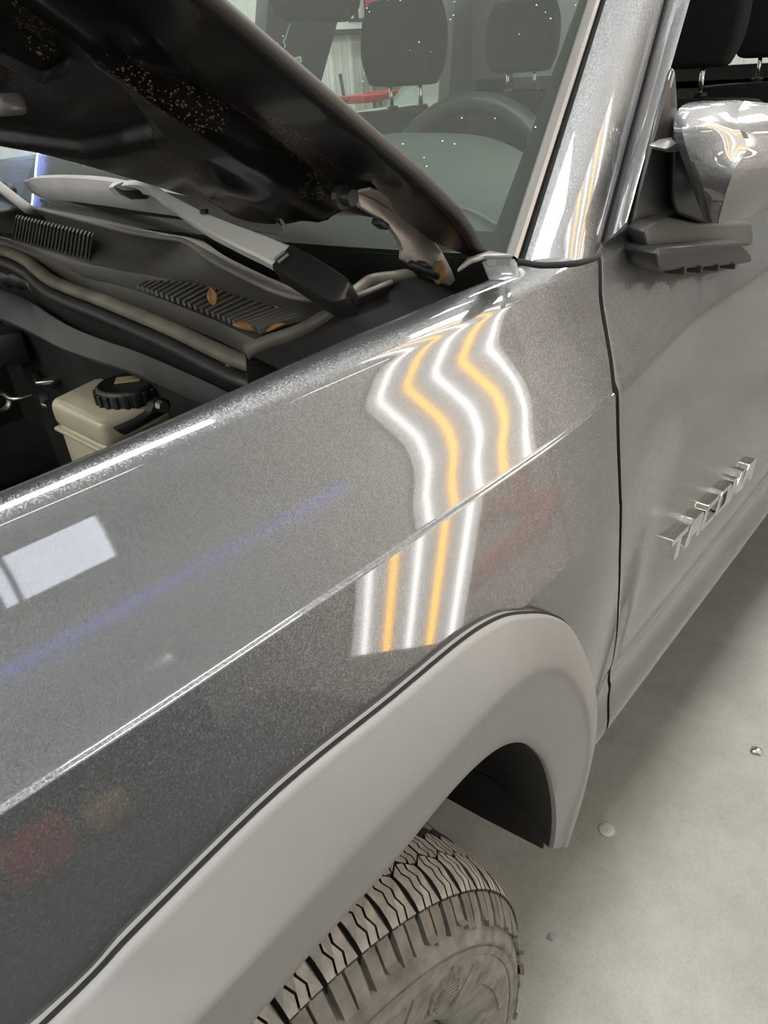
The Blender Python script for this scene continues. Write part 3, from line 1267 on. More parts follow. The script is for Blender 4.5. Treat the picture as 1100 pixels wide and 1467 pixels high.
# trim strip and rubber beside the pillar
TB_L, TT_L = at_slope((722, 372), (.455, .095, 1.25), KS), at_slope((842, 0), (.455, .095, 1.25), KS)
TB_R, TT_R = at_slope((741, 373), (.455, .095, 1.25), KS), at_slope((860, 0), (.455, .095, 1.25), KS)
rows = []
for s in np.linspace(0, 1, 12):
    a = extend(TB_L, TT_L, TB_L[2] + s * (ZR - TB_L[2]))
    b = extend(TB_R, TT_R, TB_R[2] + s * (ZR - TB_R[2]))
    nn = np.array([-.45, -.35, .8])
    rows.append([a - nn * .006, a + nn * .001, a + (b - a) * .2 + nn * .004, a + (b - a) * .75 + nn * .005, b + nn * .002, b - nn * .008])
tr_ = link('windshield_trim', sheet_mesh(np.array(rows)), M_TRIM, truck, True, label='satin grey trim strip along the windshield edge')
smooth_by_angle(tr_, 40)
rows = []
for s in np.linspace(-.06, 1, 12):
    a = extend(TB_R, TT_R, TB_R[2] + s * (ZR - TB_R[2]))
    b = extend(PB_L, PT_L, PB_L[2] + s * (ZR - PB_L[2]))
    nn = np.array([-.45, -.35, .8])
    rows.append([a - nn * .006, (a + b) / 2 - nn * .004, b - nn * .004])
sheet('pillar_rubber', np.array(rows), M_GAP, truck, .004)

# door upper frame: from the seam to the window opening
DF_B0, DF_T0 = PB_R + np.array([.006, 0, .002]), PT_R + np.array([.006, 0, .0])
DF_T0 = at_slope((955, 0), PB_R, KS)
DF_B0 = at_slope((859, 366), PB_R, KS)
DF_T1 = at_slope((988, 0), PB_R, KS)
DF_B1 = at_slope((893, 330), PB_R, KS)
DF_M1 = at_slope((953, 100), PB_R, KS)
rows = []
for s in np.linspace(.012, 1, 22):
    z = DF_B0[2] + s * (ZR - DF_B0[2])
    a = extend(DF_B0, DF_T0, z)
    z1 = DF_B1[2] + s * (ZR - DF_B1[2])
    b = extend(DF_B1, DF_T1, z1)
    nn = np.array([-.3, -.72, .55])
    rows.append([a - nn * .02, a - nn * .002, a + (b - a) * .08 + nn * .003, a + (b - a) * .3 + nn * .005, a + (b - a) * .45 + nn * .0022, a + (b - a) * .7 + nn * .005, a + (b - a) * .95 + nn * .003, b - nn * .003, b - nn * .03])
dfr = link('window_frame', sheet_mesh(np.array(rows)), M_PAINT, door, True)
smooth_by_angle(dfr, 60)

# roof, B pillar, cab rear, passenger side (beyond the frame or seen through the glass)
rt = ws_pt(0, .43)
rows = []
for x, z in ((ws_pt(.5, .43)[0] - .01, 1.70), (1.2, 1.755), (1.8, 1.775), (2.5, 1.76), (2.72, 1.70)):
    rows.append([(x, y, z - .05 * abs((y - .93) / .65) ** 3) for y in np.linspace(.29, 1.57, 15)])
sheet('roof', np.array(rows), M_PAINT, truck, .03)


def pillar(name, x0, x1, zb, zt, yb, yt, dx, material):
    rows_ = []
    for s in np.linspace(0, 1, 6):
        z = zb + (zt - zb) * s
        y = yb + (yt - yb) * s
        xx = dx * s
        sg = 1 if yb < .93 else -1
        rows_.append([(x0 + xx, y + .05 * sg, z), (x0 + xx, y, z), (x1 + xx, y, z), (x1 + xx, y + .05 * sg, z)])
    return sheet(name, np.array(rows_), material, truck, .01, smooth=False)


M_LINING = mat('grey pillar lining', (0.13, 0.135, 0.13), 0.7)
pillar('b_pillar', 1.66, 1.80, 1.2, 1.72, .07, .29, -.1, M_PAINT)
pillar('c_pillar', 2.52, 2.75, 1.2, 1.72, .07, .29, -.08, M_PAINT)
# passenger side B pillar: traced where the photo shows it against the white wall
pb = [at_y(q, 1.70) for q in ((382, 25), (492, 10), (448, 170), (372, 170))]
pb = [pb[0] + (pb[0] - pb[3]) * .8, pb[1] + (pb[1] - pb[2]) * .8, pb[2] + (pb[2] - pb[1]) * .5, pb[3] + (pb[3] - pb[0]) * .5]
prism('b_pillar', pb, (0, .06, 0), M_LINING, truck, .012)
pb = [at_y(q, 1.70) for q in ((655, -60), (860, -60), (800, 200), (640, 200))]
prism('c_pillar', pb, (0, .06, 0), M_LINING, truck, .012)
# passenger doors under the window line, cab floor and rear wall
box('passenger_door', (1.55, 1.79, .86), (1.9, .06, .78), M_PAINT, truck, .02)
box('cab_floor', (1.78, .93, .52), (1.9, 1.6, .06), M_BLACK, truck)
box('cab_rear_wall', (2.72, .93, .9), (.05, 1.66, .76), M_LINING, truck, .01)
bk = [(2.72, .30, 1.28), (2.72, 1.56, 1.28), (2.70, 1.50, 1.68), (2.70, .36, 1.68)]
rw = [box_mesh((2.72, .2, 1.48), (.05, .3, .44)), box_mesh((2.72, 1.66, 1.48), (.05, .3, .44)), box_mesh((2.72, .93, 1.68), (.05, 1.5, .1)), box_mesh((2.72, .93, 1.28), (.05, 1.5, .06))]
link('rear_window_frame', join_meshes(rw), M_LINING, truck)
box('rear_door', (2.2, .055, .86), (1.02, .06, .76), M_PAINT, truck, .02, 3)
# bed and underbody
bed = [box_mesh((4.05, .06, .9), (1.9, .08, .62), .02), box_mesh((4.05, 1.80, .9), (1.9, .08, .62), .02), box_mesh((3.1, .93, .9), (.06, 1.7, .6), .01), box_mesh((4.98, .93, .88), (.06, 1.8, .6), .02), box_mesh((4.05, .93, .68), (1.9, 1.7, .05))]
link('truck_bed', join_meshes(bed), M_PAINT, truck)
box('underbody', (2.0, .93, .47), (4.6, 1.30, .08), M_BLACK, truck)
link('front_axle', join_meshes([box_mesh((0, .93, .40), (.1, 1.35, .08), .02), box_mesh((3.24, .93, .40), (.12, 1.35, .1), .02)]), M_BLACK, truck)
rows = [[(x, 1.86 - .0, z) for x in np.linspace(-.8, .6, 4)] for z in (1.0, 1.15, 1.24)]
sheet('passenger_fender', np.array(rows), M_PAINT, truck, .02)
# front end, below the raised hood (out of the photo)
box('grille_panel', (-.86, .93, .95), (.12, 1.62, .4), M_BLACK, truck, .03, 3)
box('front_bumper', (-.92, .93, .6), (.2, 1.75, .26), M_PAINT, truck, .05, 3)

# ------------------------------------------------ wing mirror
YS = .062
foot = [at_y(q, YS - .0) for q in ((956, 95), (960, 150), (962, 300), (966, 396), (950, 403), (934, 407), (916, 398), (901, 378), (894, 345), (897, 315), (918, 235), (940, 150))]
mir = empty('wing_mirror', tuple(foot[3]), (0, 0, 0), truck)
ofs = -np.array(foot[3])


def mo(P):
    return np.asarray(P, float) + ofs


prism('mirror_foot', mo(foot), (0, -.008, 0), M_SAIL, mir, .004, 3)
# raised triangular facet of the foot
fac = [at_y(q, YS - .008) for q in ((955, 112), (962, 305), (898, 334), (905, 300), (930, 205))]
prism('foot_facet', mo(fac), (0, -.004, 0), M_ARM, mir, .002, 2)
# small tab with a light top
tab = [at_y(q, YS - .012) for q in ((926, 208), (942, 199), (958, 196), (965, 202), (964, 210), (948, 213), (932, 213))]
prism('mirror_tab', mo(tab), (.0, -.018, -.003), M_TRIM, mir, .0025, 2)
# arm: upper ledge, front face and thick lower lip
arm_u = [at_y(q, .03) for q in ((922, 330), (938, 320), (962, 312), (1000, 320), (1078, 318), (1080, 340), (1078, 352), (1018, 352), (960, 372), (930, 366))]
prism('mirror_arm', mo(arm_u), (.012, .024, .0), M_ARM, mir, .004, 3)
arm_l = [at_y(q, .012) for q in ((940, 362), (946, 356), (1062, 346), (1078, 366), (1078, 376), (1062, 379), (990, 385), (950, 390), (943, 384))]
prism('arm_lip', mo(arm_l), (.012, .04, .0), M_MIRB, mir, .004, 3)
for q in ((967, 387), (991, 385), (1016, 382), (1040, 380)):
    c = at_y(q, .02)
    box('lip_notch', tuple(mo(c)), (.004, .02, .006), M_BLACK, mir)


# painted cap and black housing: lofted shell
def shell(name, outline, centre_px, y_edge, y_mid, material, x_in=.05):
    E = np.array([at_y(q, y) for q, y in zip(outline, y_edge)])
    E = np.vstack([E, E[:1]])
    E = cat_rom(E, 6)[:-1]
    C = at_y(centre_px, y_mid)
    rows_ = []
    for t in (0, .06, .15, .3, .5, .7, .88, 1.0):
        bul = math.sin(min(t * 1.15, 1) * math.pi / 2)
        rows_.append([e + (C - e) * t + np.array([-.012, -.012, .004]) * bul * (1 - t * .5) for e in E])
    back = [[e + np.array([.010, .006, 0]) for e in E]]
    back2 = [[e + (C - e) * .12 + np.array([x_in, .03, 0]) for e in E]]
    R = np.array(back2 + back + rows_)
    me_ = sheet_mesh(mo(R), 0, True)
    bm_ = bmesh.new()
    bm_.from_mesh(me_)
    bmesh.ops.remove_doubles(bm_, verts=bm_.verts, dist=1e-5)
    bmesh.ops.recalc_face_normals(bm_, faces=bm_.faces)
    bm_.to_mesh(me_)
    bm_.free()
    o_ = link(name, me_, material, mir, True)
    return o_


shell('mirror_housing', [(1000, 150), (974, 172), (966, 205), (964, 250), (966, 300), (985, 312), (1016, 322), (1040, 300), (1060, 220), (1050, 165)], (1010, 240), [.035] * 10, .03, M_MIRB)
# painted cap: a surface between its inner edge, its crease and the outer side
e_in = cat_rom([at_y(q, y) for q, y in (((1030, 145), .02), ((1000, 148), .022), ((982, 160), .02), ((977, 185), .012), ((984, 215), .006), ((996, 250), .0), ((1008, 285), -.003), ((1020, 319), -.004))], 6)
e_cr = cat_rom([at_y(q, y) for q, y in (((1065, 145), .004), ((1060, 152), .0), ((1055, 165), -.008), ((1058, 185), -.018), ((1068, 213), -.026), ((1052, 240), -.028), ((1038, 278), -.022), ((1027, 320), -.008))], 6)
e_out = cat_rom([at_y(q, y) for q, y in (((1110, 150), -.01), ((1125, 155), -.02), ((1140, 165), -.03), ((1150, 185), -.04), ((1150, 215), -.045), ((1140, 245), -.042), ((1120, 280), -.035), ((1095, 303), -.02))], 6)
rows = []
for a, b, c in zip(e_in, e_cr, e_out):
    row = [a + np.array([.012, .012, 0]), a]
    for t in (.1, .25, .45, .65, .85):
        row.append(a + (b - a) * t + np.array([-.006, -.010, .006]) * math.sin(t * math.pi) * np.linalg.norm(b - a) * 14 / 1.0 * .5)
    row.append(b + np.array([-.0005, -.001, 0]))
    row.append(b)
    for t in (.08, .3, .6, 1):
        row.append(b + (c - b) * t + np.array([0, -.006, 0]) * math.sin(t * math.pi * .9))
    row.append(c + np.array([.04, .04, 0]))
    rows.append(row)
cap = link('mirror_cap', sheet_mesh(mo(np.array(rows))), M_PAINT, mir, True)
smooth_by_angle(cap, 70)

# ------------------------------------------------ raised hood
HA = math.radians(33.5)
HO = np.array([.405, .09, 1.262])
HU = np.array([-math.cos(HA), 0, math.sin(HA)])
HN = np.array([math.sin(HA), 0, math.cos(HA)])     # upper side


def hood_pt(u, v, d=0.0):
    """u up the slope from the hinge edge, v inwards, d below the skin"""
    return HO + HU * u + np.array([0, v, 0]) - HN * d


side_px = [(0.0, .012), (.02, .004), (.06, -.006), (.12, -.010), (.2, -.008), (.3, -.005), (.6, .01), (1.0, .03)]
rear_v = [0, .012, .038, .06, .08, .098, .147, .176, .22, .254, .289, .331, .377, .514, .70, .84]
rear_u = [-.036, -.030, -.002, .028, .041, .044, .036, .034, .044, .072, .094, .116, .140, .170, .187, .191]


def rear_edge(v):
    v = min(v, 1.68 - v)
    return float(np.interp(v, rear_v, rear_u))


def side_edge(u):
    return float(np.interp(u, [a for a, _ in side_px], [b for _, b in side_px]))


def sdf_poly(x, y, P):
    d = 1e9
    n = len(P)
    for i in range(n):
        ax, ay = P[i - 1]
        bx_, by_ = P[i]
        ex_, ey_ = bx_ - ax, by_ - ay
        t = max(0, min(1, ((x - ax) * ex_ + (y - ay) * ey_) / (ex_ * ex_ + ey_ * ey_ + 1e-12)))
        d = min(d, math.hypot(x - ax - t * ex_, y - ay - t * ey_))
    return d if in_poly(x, y, P) else -d


INNER = [(.055, .103), (.075, .100), (.10, .096), (.165, .080), (.233, .076), (.273, .063), (.296, .068), (.6, .08), (1.0, .1), (1.0, .84), (.214, .84), (.209, .70), (.191, .514), (.161, .377), (.139, .331), (.115, .289), (.092, .254), (.066, .21), (.058, .15)]
POCK1 = [(.62, .10), (.30, .089), (.273, .106), (.26, .105), (.204, .146), (.192, .168), (.169, .302), (.189, .428), (.21, .60), (.24, .76), (.62, .76)]
BAR = [(.62, .17), (.302, .168), (.268, .156), (.250, .206), (.285, .215), (.62, .235)]
GROOVE = [(.6, .082), (.29, .072), (.235, .078), (.165, .077), (.10, .082), (.10, .092), (.165, .092), (.235, .094), (.29, .083), (.6, .095)]
LOBE = [(.08, .13), (.06, .15), (.06, .19), (.08, .22), (.13, .2), (.16, .14), (.12, .115)]


def hood_depth(u, v):
    vv = min(v, 1.68 - v)
    d = .004
    d += .017 * sstep(-.002, .014, sdf_poly(u, vv, INNER))
    d -= .015 * sstep(-.004, .010, sdf_poly(u, vv, POCK1))
    d += .012 * sstep(-.004, .010, sdf_poly(u, vv, BAR))
    d -= .009 * sstep(-.003, .005, sdf_poly(u, vv, GROOVE))
    d += .008 * sstep(-.01, .02, sdf_poly(u, vv, LOBE))
    return d


hood = empty('hood', tuple(HO), (0, 0, 0), truck)


def ho(P):
    return np.asarray(P, float) - HO


def hood_grid(half):
    """half 0: driver half, 1: passenger half mirrored"""
    us = np.concatenate([np.linspace(0, .32, 110), np.linspace(.34, 1.0, 16)])
    vs_ = np.concatenate([np.linspace(0, .56, 120), np.linspace(.58, .84, 8)])
    top, und = [], []
    for t in us:
        rt_, ru_ = [], []
        for q in vs_:
            v = q
            u0 = rear_edge(v)
            u = u0 + (1.0 - u0) * t
            se = side_edge(u) * max(0.0, 1 - v / .2)
            v2 = v + se
            edge = min((u - u0) / .004, v / .004 if v < .01 else 1.0, 1.0)
            dd = hood_depth(u, v2)
            vv = v2 if not half else 1.68 - v2
            ru_.append(hood_pt(u, vv, .003 + (dd - .003) * min(1.0, max(edge, 0))))
            crown = .02 * (1 - ((.84 - v2) / .84) ** 2)
            rt_.append(hood_pt(u, vv, -.004 * min(1.0, max(edge, 0)) + .001 - crown * sstep(0, .25, v2)))
        top.append(rt_)
        und.append(ru_)
    return np.array(top), np.array(und)


def strip_between(a, b):
    return sheet_mesh(ho(np.array([a, b])))


outer_m, inner_m, edge_m = [], [], []
for half in (0, 1):
    T_, U_ = hood_grid(half)
    outer_m.append(sheet_mesh(ho(T_)))
    inner_m.append(sheet_mesh(ho(U_)))
    for a, b in ((T_[0], U_[0]), (T_[:, 0], U_[:, 0]), (T_[-1], U_[-1])):
        edge_m.append(strip_between(a, b))
link('hood_skin', join_meshes(outer_m + edge_m), M_PAINT, hood, True)


def hood_inner_mat():
    mt = M_INNER.copy()
    mt.name = 'dusty black inner paint'
    nt = mt.node_tree
    b = nt.nodes['Principled BSDF']
    tc = nt.nodes.new('ShaderNodeTexCoord')
    vo = nt.nodes.new('ShaderNodeTexVoronoi')
    vo.inputs['Scale'].default_value = 420
    nt.links.new(tc.outputs['Object'], vo.inputs['Vector'])
    lt = nt.nodes.new('ShaderNodeMath')
    lt.operation = 'LESS_THAN'
    lt.inputs[1].default_value = 0.30
    nt.links.new(vo.outputs['Distance'], lt.inputs[0])
    n = nt.nodes.new('ShaderNodeTexNoise')
    n.inputs['Scale'].default_value = 14
    n.inputs['Detail'].default_value = 4
    nt.links.new(tc.outputs['Object'], n.inputs['Vector'])
    gt = nt.nodes.new('ShaderNodeMath')
    gt.operation = 'GREATER_THAN'
    gt.inputs[1].default_value = 0.55
    nt.links.new(n.outputs[0], gt.inputs[0])
    mu = nt.nodes.new('ShaderNodeMath')
    mu.operation = 'MULTIPLY'
    nt.links.new(lt.outputs[0], mu.inputs[0])
    nt.links.new(gt.outputs[0], mu.inputs[1])
    mx = nt.nodes.new('ShaderNodeMix')
    mx.data_type = 'RGBA'
    mx.inputs[6].default_value = (0.005, 0.005, 0.0053, 1)
    mx.inputs[7].default_value = (0.22, 0.14, 0.07, 1)
    nt.links.new(mu.outputs[0], mx.inputs[0])
    nt.links.new(mx.outputs[2], b.inputs['Base Color'])
    return mt


link('hood_inner_panel', join_meshes(inner_m), hood_inner_mat(), hood, True, label='glossy black stamped inner panel of the hood')
# rolled hem along the hood's driver edge
hem = [hood_pt(u, side_edge(u) - .001, .001) for u in np.concatenate([np.linspace(-.03, .3, 40), np.linspace(.34, 1, 8)])]
o = link('hood_hem', tube_mesh(ho(hem), .0052, 8), M_BLACK, hood, True)
# hinge arm, bolt and stop
hy = .138
hp = [(512, 276), (517, 297), (530, 305), (547, 314), (557, 323), (566, 335), (574, 347), (578, 359), (577, 372), (590, 381), (606, 391), (628, 403), (645, 410), (653, 402), (648, 388), (641, 374), (634, 361), (626, 350), (612, 338), (596, 326), (578, 313), (561, 301), (536, 285)]
prism('hood_hinge', ho([at_y(q, hy) for q in hp]), (0, .005, 0), M_HINGE, hood, .0012, 2, label='bare grey steel hinge arm of the hood')
fl_a = [at_y(q, hy - .0005) for q in hp[16:] + [hp[0]]]
rows = [[a, a + np.array([0, -.012, 0.002])] for a in fl_a]
sheet('hinge_flange', ho(np.array(rows)), M_HINGE, hood, .002)
bc = at_y((494, 283), hy - .004)
link('hinge_bolt', join_meshes([lathe_mesh([(-.008, 0), (-.008, .0055), (0, .0055), (.001, .0085), (.005, .0085), (.005, 0)], 12)]), M_BLACK, hood).location = tuple(ho(bc))
for q in ((545, 321), (607, 381)):
    c = at_y(q, hy - .004)
    box('hinge_clip', tuple(ho(c)), (.011, .010, .005), M_BLACK, hood, .0015, rot=('Y', .6))
c = at_y((630, 390), hy - .002)
link('rust_patch', lathe_mesh([(-.0012, 0), (-.0012, .006), (-.001, .0085), (0.0, .010)], 14), M_RUST, hood, True).location = tuple(ho(c))
bar_p = [at_y(q, hy - .008) for q in ((588, 378), (604, 386), (620, 393), (626, 396))]
link('hinge_pin', tube_mesh(ho(bar_p), .003, 8), M_BLACK, hood, True)
nz = hood_pt(.262, .236, .03)
link('washer_nozzle', join_meshes([box_mesh((0, 0, 0), (.02, .018, .014), .004)]), M_TRIM, hood, True).location = tuple(ho(nz))

# ------------------------------------------------ cowl under the windscreen
lip_px = [((560, 405), 1.222), ((500, 428), 1.222), ((450, 430), 1.228), ((410, 423), 1.232), ((368, 406), 1.238), ((303, 373), 1.248), ((266, 347), 1.254), ((225, 340), 1.258), ((180, 332), 1.262), ((135, 320), 1.266), ((70, 304), 1.268), ((40, 298), 1.269), ((0, 303), 1.27), ((-60, 305), 1.272)]
tr_px = [((545, 440), 1.19), ((498, 462), 1.19), ((446, 459), 1.192), ((405, 446), 1.193), ((350, 430), 1.196), ((260, 405), 1.20), ((220, 396), 1.203), ((180, 389), 1.206), ((150, 383), 1.208), ((118, 376), 1.21), ((76, 362), 1.212), ((40, 350), 1.214), ((0, 338), 1.216), ((-60, 325), 1.218)]
fr_px = [((470, 500), 1.186), ((440, 510), 1.186), ((392, 499), 1.186), ((360, 484), 1.188), ((310, 460), 1.19), ((240, 432), 1.194), ((200, 418), 1.196), ((165, 408), 1.198), ((123, 398), 1.20), ((98, 383), 1.204), ((60, 366), 1.207), ((30, 356), 1.21), ((0, 345), 1.213), ((-60, 330), 1.216)]
LIP = cat_rom([at_z(q, z) for q, z in lip_px], 5)
TRO = cat_rom([at_z(q, z) for q, z in tr_px], 5)
FRN = cat_rom([at_z(q, z) for q, z in fr_px], 5)
cowl = empty('cowl_panel', tuple(LIP[20]), (0, 0, 0), truck)
co = LIP[20].copy()
rows = []
for a, b, c in zip(LIP, TRO, FRN):
    up = np.array([0, 0, 1.0])
    rows.append([a + np.array([.03, .02, -.004]), a + np.array([.006, .004, .0008]), a + up * .0015, a + np.array([-.003, -.002, -.001])] + [a + (b - a) * t + up * (-.0015) for t in (.1, .3, .5, .75, .93)] + [b] + [b + (c - b) * t - up * .002 for t in (.1, .5, .9)] + [c, c - up * .02])
o = link('cowl_top', sheet_mesh(np.array(rows) - co), M_COWL, cowl, True)
smooth_by_angle(o, 50)
# lip moulding line
link('cowl_lip', tube_mesh(LIP + np.array([-.002, -.002, .001]) - co, .0028, 6), M_COWL, cowl, True)


def quad_pt(Q, a, b):
    """bilinear in a quad given as four 3-d corners"""
    return (Q[0] * (1 - a) + Q[1] * a) * (1 - b) + (Q[3] * (1 - a) + Q[2] * a) * b


def at_sheet(px, Pn):
    return at_plane(px, Pn[0], Pn[1])


def plane_of(a, b, c):
    n = np.cross(b - a, c - a)
    return a, n / np.linalg.norm(n)


def vent(quad, n, pl_, slot_w, nrm_out, name_parent, slant=0.0):
    """a row of louver slats in front of a black sheet painting the shade of the slots"""
    Q = [at_sheet(q, pl_) for q in quad]
    nn = pl_[1] * nrm_out
    # flat black board, stands in for the shade between the slats
    link('vent_slot_shade', sheet_mesh(np.array([[Q[0], Q[1]], [Q[3], Q[2]]]) + nn * .0012 - co, .0), M_GAP, cowl)
    for k in range(n + 1):
        a0, a1 = (k - slot_w * .5) / n, (k + slot_w * .5) / n
        a0, a1 = max(a0, 0), min(a1, 1)
        P = [quad_pt(Q, a0, 0), quad_pt(Q, a1, 0), quad_pt(Q, a1, 1), quad_pt(Q, a0, 1)]
        prism('louver', np.array(P) + nn * .0004 - co, nn * .0042, M_COWL, cowl)


# left vent on the face between lip and trough
pv = plane_of(at_z((20, 312), 1.262), at_z((133, 338), 1.258), at_z((131, 370), 1.218))
vent([(25, 307), (135, 333), (130, 369), (19, 340)], 22, pv, .5, -1 if pv[1] @ (CAM - pv[0]) < 0 else 1, cowl)
# right grille in the trough
pg = plane_of(at_z((205, 415), 1.2), at_z((430, 455), 1.1945), at_z((375, 480), 1.190))
vent([(203, 414), (436, 458), (372, 482), (262, 440)][0:1] + [(262, 417), (440, 459), (375, 484)], 1, pg, .0, -1 if pg[1] @ (CAM - pg[0]) < 0 else 1, cowl) if False else None
sg_ = -1 if pg[1] @ (CAM - pg[0]) < 0 else 1
g_top = cat_rom([at_sheet(q, pg) for q in ((214, 411), (262, 413), (310, 422), (360, 436), (410, 450), (438, 461))], 6)
g_bot = cat_rom([at_sheet(q, pg) for q in ((200, 419), (232, 430), (270, 444), (310, 460), (345, 474), (372, 482))], 6)
nn = pg[1] * sg_
link('grille_slot_shade', sheet_mesh(np.array([g_top, g_bot]) + nn * .0036 - co), M_GAP, cowl)  # flat black sheet in place of the shade below the grille slats
ng = 24
for k in range(ng + 1):
    t = k / ng
    i0 = t * (len(g_top) - 1)
    A_ = np.array([np.interp(i0, np.arange(len(g_top)), g_top[:, c]) for c in range(3)])
    B_ = np.array([np.interp(i0, np.arange(len(g_bot)), g_bot[:, c]) for c in range(3)])
    dirv = (g_top[min(int(i0) + 1, len(g_top) - 1)] - g_top[max(int(i0) - 1, 0)])
    dirv = dirv / np.linalg.norm(dirv) * .0021
    prism('grille_slat', np.array([A_ - dirv, A_ + dirv, B_ + dirv, B_ - dirv]) + nn * .003 - co, nn * .005, M_COWL, cowl)
# front wall and sealing strip along the cowl's front edge
seal_px = [((392, 540), 1.172), ((364, 524), 1.178), ((327, 510), 1.182), ((245, 471), 1.186), ((190, 448), 1.189), ((143, 429), 1.192), ((100, 413), 1.194), ((74, 402), 1.195), ((55, 388), 1.197), ((38, 374), 1.20), ((18, 364), 1.203), ((0, 359), 1.205), ((-50, 350), 1.207)]
SEAL = cat_rom([at_z(q, z) for q, z in seal_px], 6)
tube('hood_seal', SEAL, .0085, M_SEAL, truck, 12, .8, label='dusty beige rubber seal in front of the cowl')
tube('seal_carrier', SEAL + np.array([-.006, -.006, -.014]), .0095, M_BLACK, truck, 10, .8)
# firewall below
rows = [[p + np.array([-.004, -.004, -.012]) for p in SEAL], [p + np.array([.03, .03, -.16]) for p in SEAL], [p + np.array([.05, .05, -.5]) for p in SEAL]]
sheet('firewall', np.array(rows), M_GAP, truck, .003)
# lip of the gutter between cowl and fender, with the dark channel behind
gut_px = [((604, 391), 1.222), ((570, 397), 1.223), ((534, 402), 1.222), ((517, 412), 1.22), ((500, 426), 1.217), ((478, 445), 1.214), ((446, 466), 1.21), ((415, 480), 1.207), ((385, 490), 1.204), ((352, 505), 1.2)]
GUT = cat_rom([at_z(q, z) for q, z in gut_px], 6)
tube('gutter_lip', GUT, .0042, M_GUTTER, truck, 10, 1.5)
rows = [[p for p in GUT], [p + np.array([.012, -.02, -.012]) for p in GUT], [p + np.array([.02, -.055, -.035]) for p in GUT], [p + np.array([.03, -.11, -.045]) for p in GUT]]
sheet('gutter', np.array(rows), M_GAP, truck, .002)
rows = [[p + np.array([.0, .0, -.002]) for p in GUT], [p + np.array([-.004, .003, -.05]) for p in GUT]]
sheet('gutter_wall', np.array(rows), M_GAP, truck, .002)
# fender support rail under the gap
rows = [[(x, .085, 1.19), (x, .19, 1.165), (x, .20, .95)] for x in np.linspace(-.85, .42, 12)]
sheet('fender_rail', np.array(rows), M_GAP, truck, .003)
# rolled end of the seal
c = at_z((347, 527), 1.17)
tube('seal_end', [at_z((330, 526), 1.172), at_z((345, 520), 1.176), at_z((362, 523), 1.174), at_z((372, 536), 1.165)], .007, M_SEAL, truck, 10)

# cowl end cover by the pillar foot
cv = [on_body(q, .001) for q in ((706, 407), (724, 406), (744, 396), (741, 380), (738, 376), (712, 377), (693, 380))]
cv = [at_z(q, 1.2566) for q in ((700, 402), (722, 404), (743, 397), (741, 380), (737, 374), (700, 374), (690, 378))]
prism('cowl_end_cover', cv, (0, 0, .0015), M_PAINT, truck, .0006, 2)
ce = [at_z(q, 1.25) for q in ((655, 392), (676, 378), (694, 373), (735, 372), (700, 366), (670, 376))]
prism('cowl_end_seal', ce, (0, 0, .004), M_TRIM, truck, .001, 2)

# ------------------------------------------------ wiper
WPN = np.array([-1, 0, KS]) / math.hypot(1, KS)


def at_ws(px, off=0.0):
    n = WPN
    return at_plane(px, ws_pt(.25, 0) + n * off, n)


wip = empty('wiper', tuple(at_ws((505, 425), .01)), (0, 0, 0), truck)
wo = at_ws((505, 425), .01)
bl_t = cat_rom([at_ws(q, .032) for q in ((40, 262), (60, 257), (100, 256), (150, 259), (200, 268), (260, 280), (320, 292), (370, 303), (395, 311), (403, 319))], 5)
bl_b = cat_rom([at_ws(q, .022) for q in ((42, 269), (62, 276), (100, 279), (150, 285), (200, 292), (260, 300), (320, 311), (365, 319), (390, 322), (402, 322))], 5)
rows = []
for a, b in zip(bl_t, bl_b):
    rows.append([b - WPN * .008, b, a + (b - a) * .6 + WPN * .004, a + (b - a) * .25 + WPN * .006, a + WPN * .003, a - WPN * .006])
o = link('blade_cover', sheet_mesh(np.array(rows) - wo, .002), M_BLADE, wip, True)
smooth_by_angle(o, 50)
rub = cat_rom([at_ws(q, .006) for q in ((60, 280), (150, 293), (260, 306), (340, 318), (398, 326))], 5)
link('blade_rubber', tube_mesh(rub - wo, .004, 6, 1.6), M_GAP, wip, True)
arm = [((160, 268), .045), ((190, 264), .05), ((214, 267), .055), ((235, 282), .055), ((290, 315), .05), ((340, 338), .045), ((380, 355), .04), ((406, 368), .036)]
A_ = cat_rom([at_ws(q, o_) for q, o_ in arm], 5)
wd = np.interp(np.linspace(0, 1, len(A_)), [0, .3, .45, .62, .8, 1], [.004, .004, .0045, .008, .010, .0108])
rows = []
for i, p_ in enumerate(A_):
    t = A_[min(i + 1, len(A_) - 1)] - A_[max(i - 1, 0)]
    t /= np.linalg.norm(t)
    s_ = np.cross(t, WPN)
    rows.append([p_ - s_ * wd[i] - WPN * .008, p_ - s_ * wd[i], p_ - s_ * wd[i] * .8 + WPN * .002, p_ + s_ * wd[i] * .8 + WPN * .002, p_ + s_ * wd[i], p_ + s_ * wd[i] - WPN * .008])
o = link('wiper_arm', sheet_mesh(np.array(rows) - wo), M_WARM, wip, True)
smooth_by_angle(o, 40)
A2 = cat_rom([at_ws(q, o_) for q, o_ in (((406, 369), .036), ((430, 383), .032), ((460, 402), .026), ((490, 422), .018), ((505, 434), .008))], 5)
rows = []
for i, p_ in enumerate(A2):
    t = A2[min(i + 1, len(A2) - 1)] - A2[max(i - 1, 0)]
    t /= np.linalg.norm(t)
    s_ = np.cross(t, WPN)
    w_ = .0125 + .002 * i / len(A2)
    rows.append([p_ - s_ * w_ - WPN * .014, p_ - s_ * w_, p_ - s_ * w_ * .85 + WPN * .003, p_ + s_ * w_ * .85 + WPN * .003, p_ + s_ * w_, p_ + s_ * w_ - WPN * .014])
o = link('arm_base', sheet_mesh(np.array(rows) - wo), M_MIRB, wip, True, label='black pivot cover at the foot of the wiper arm')
smooth_by_angle(o, 40)
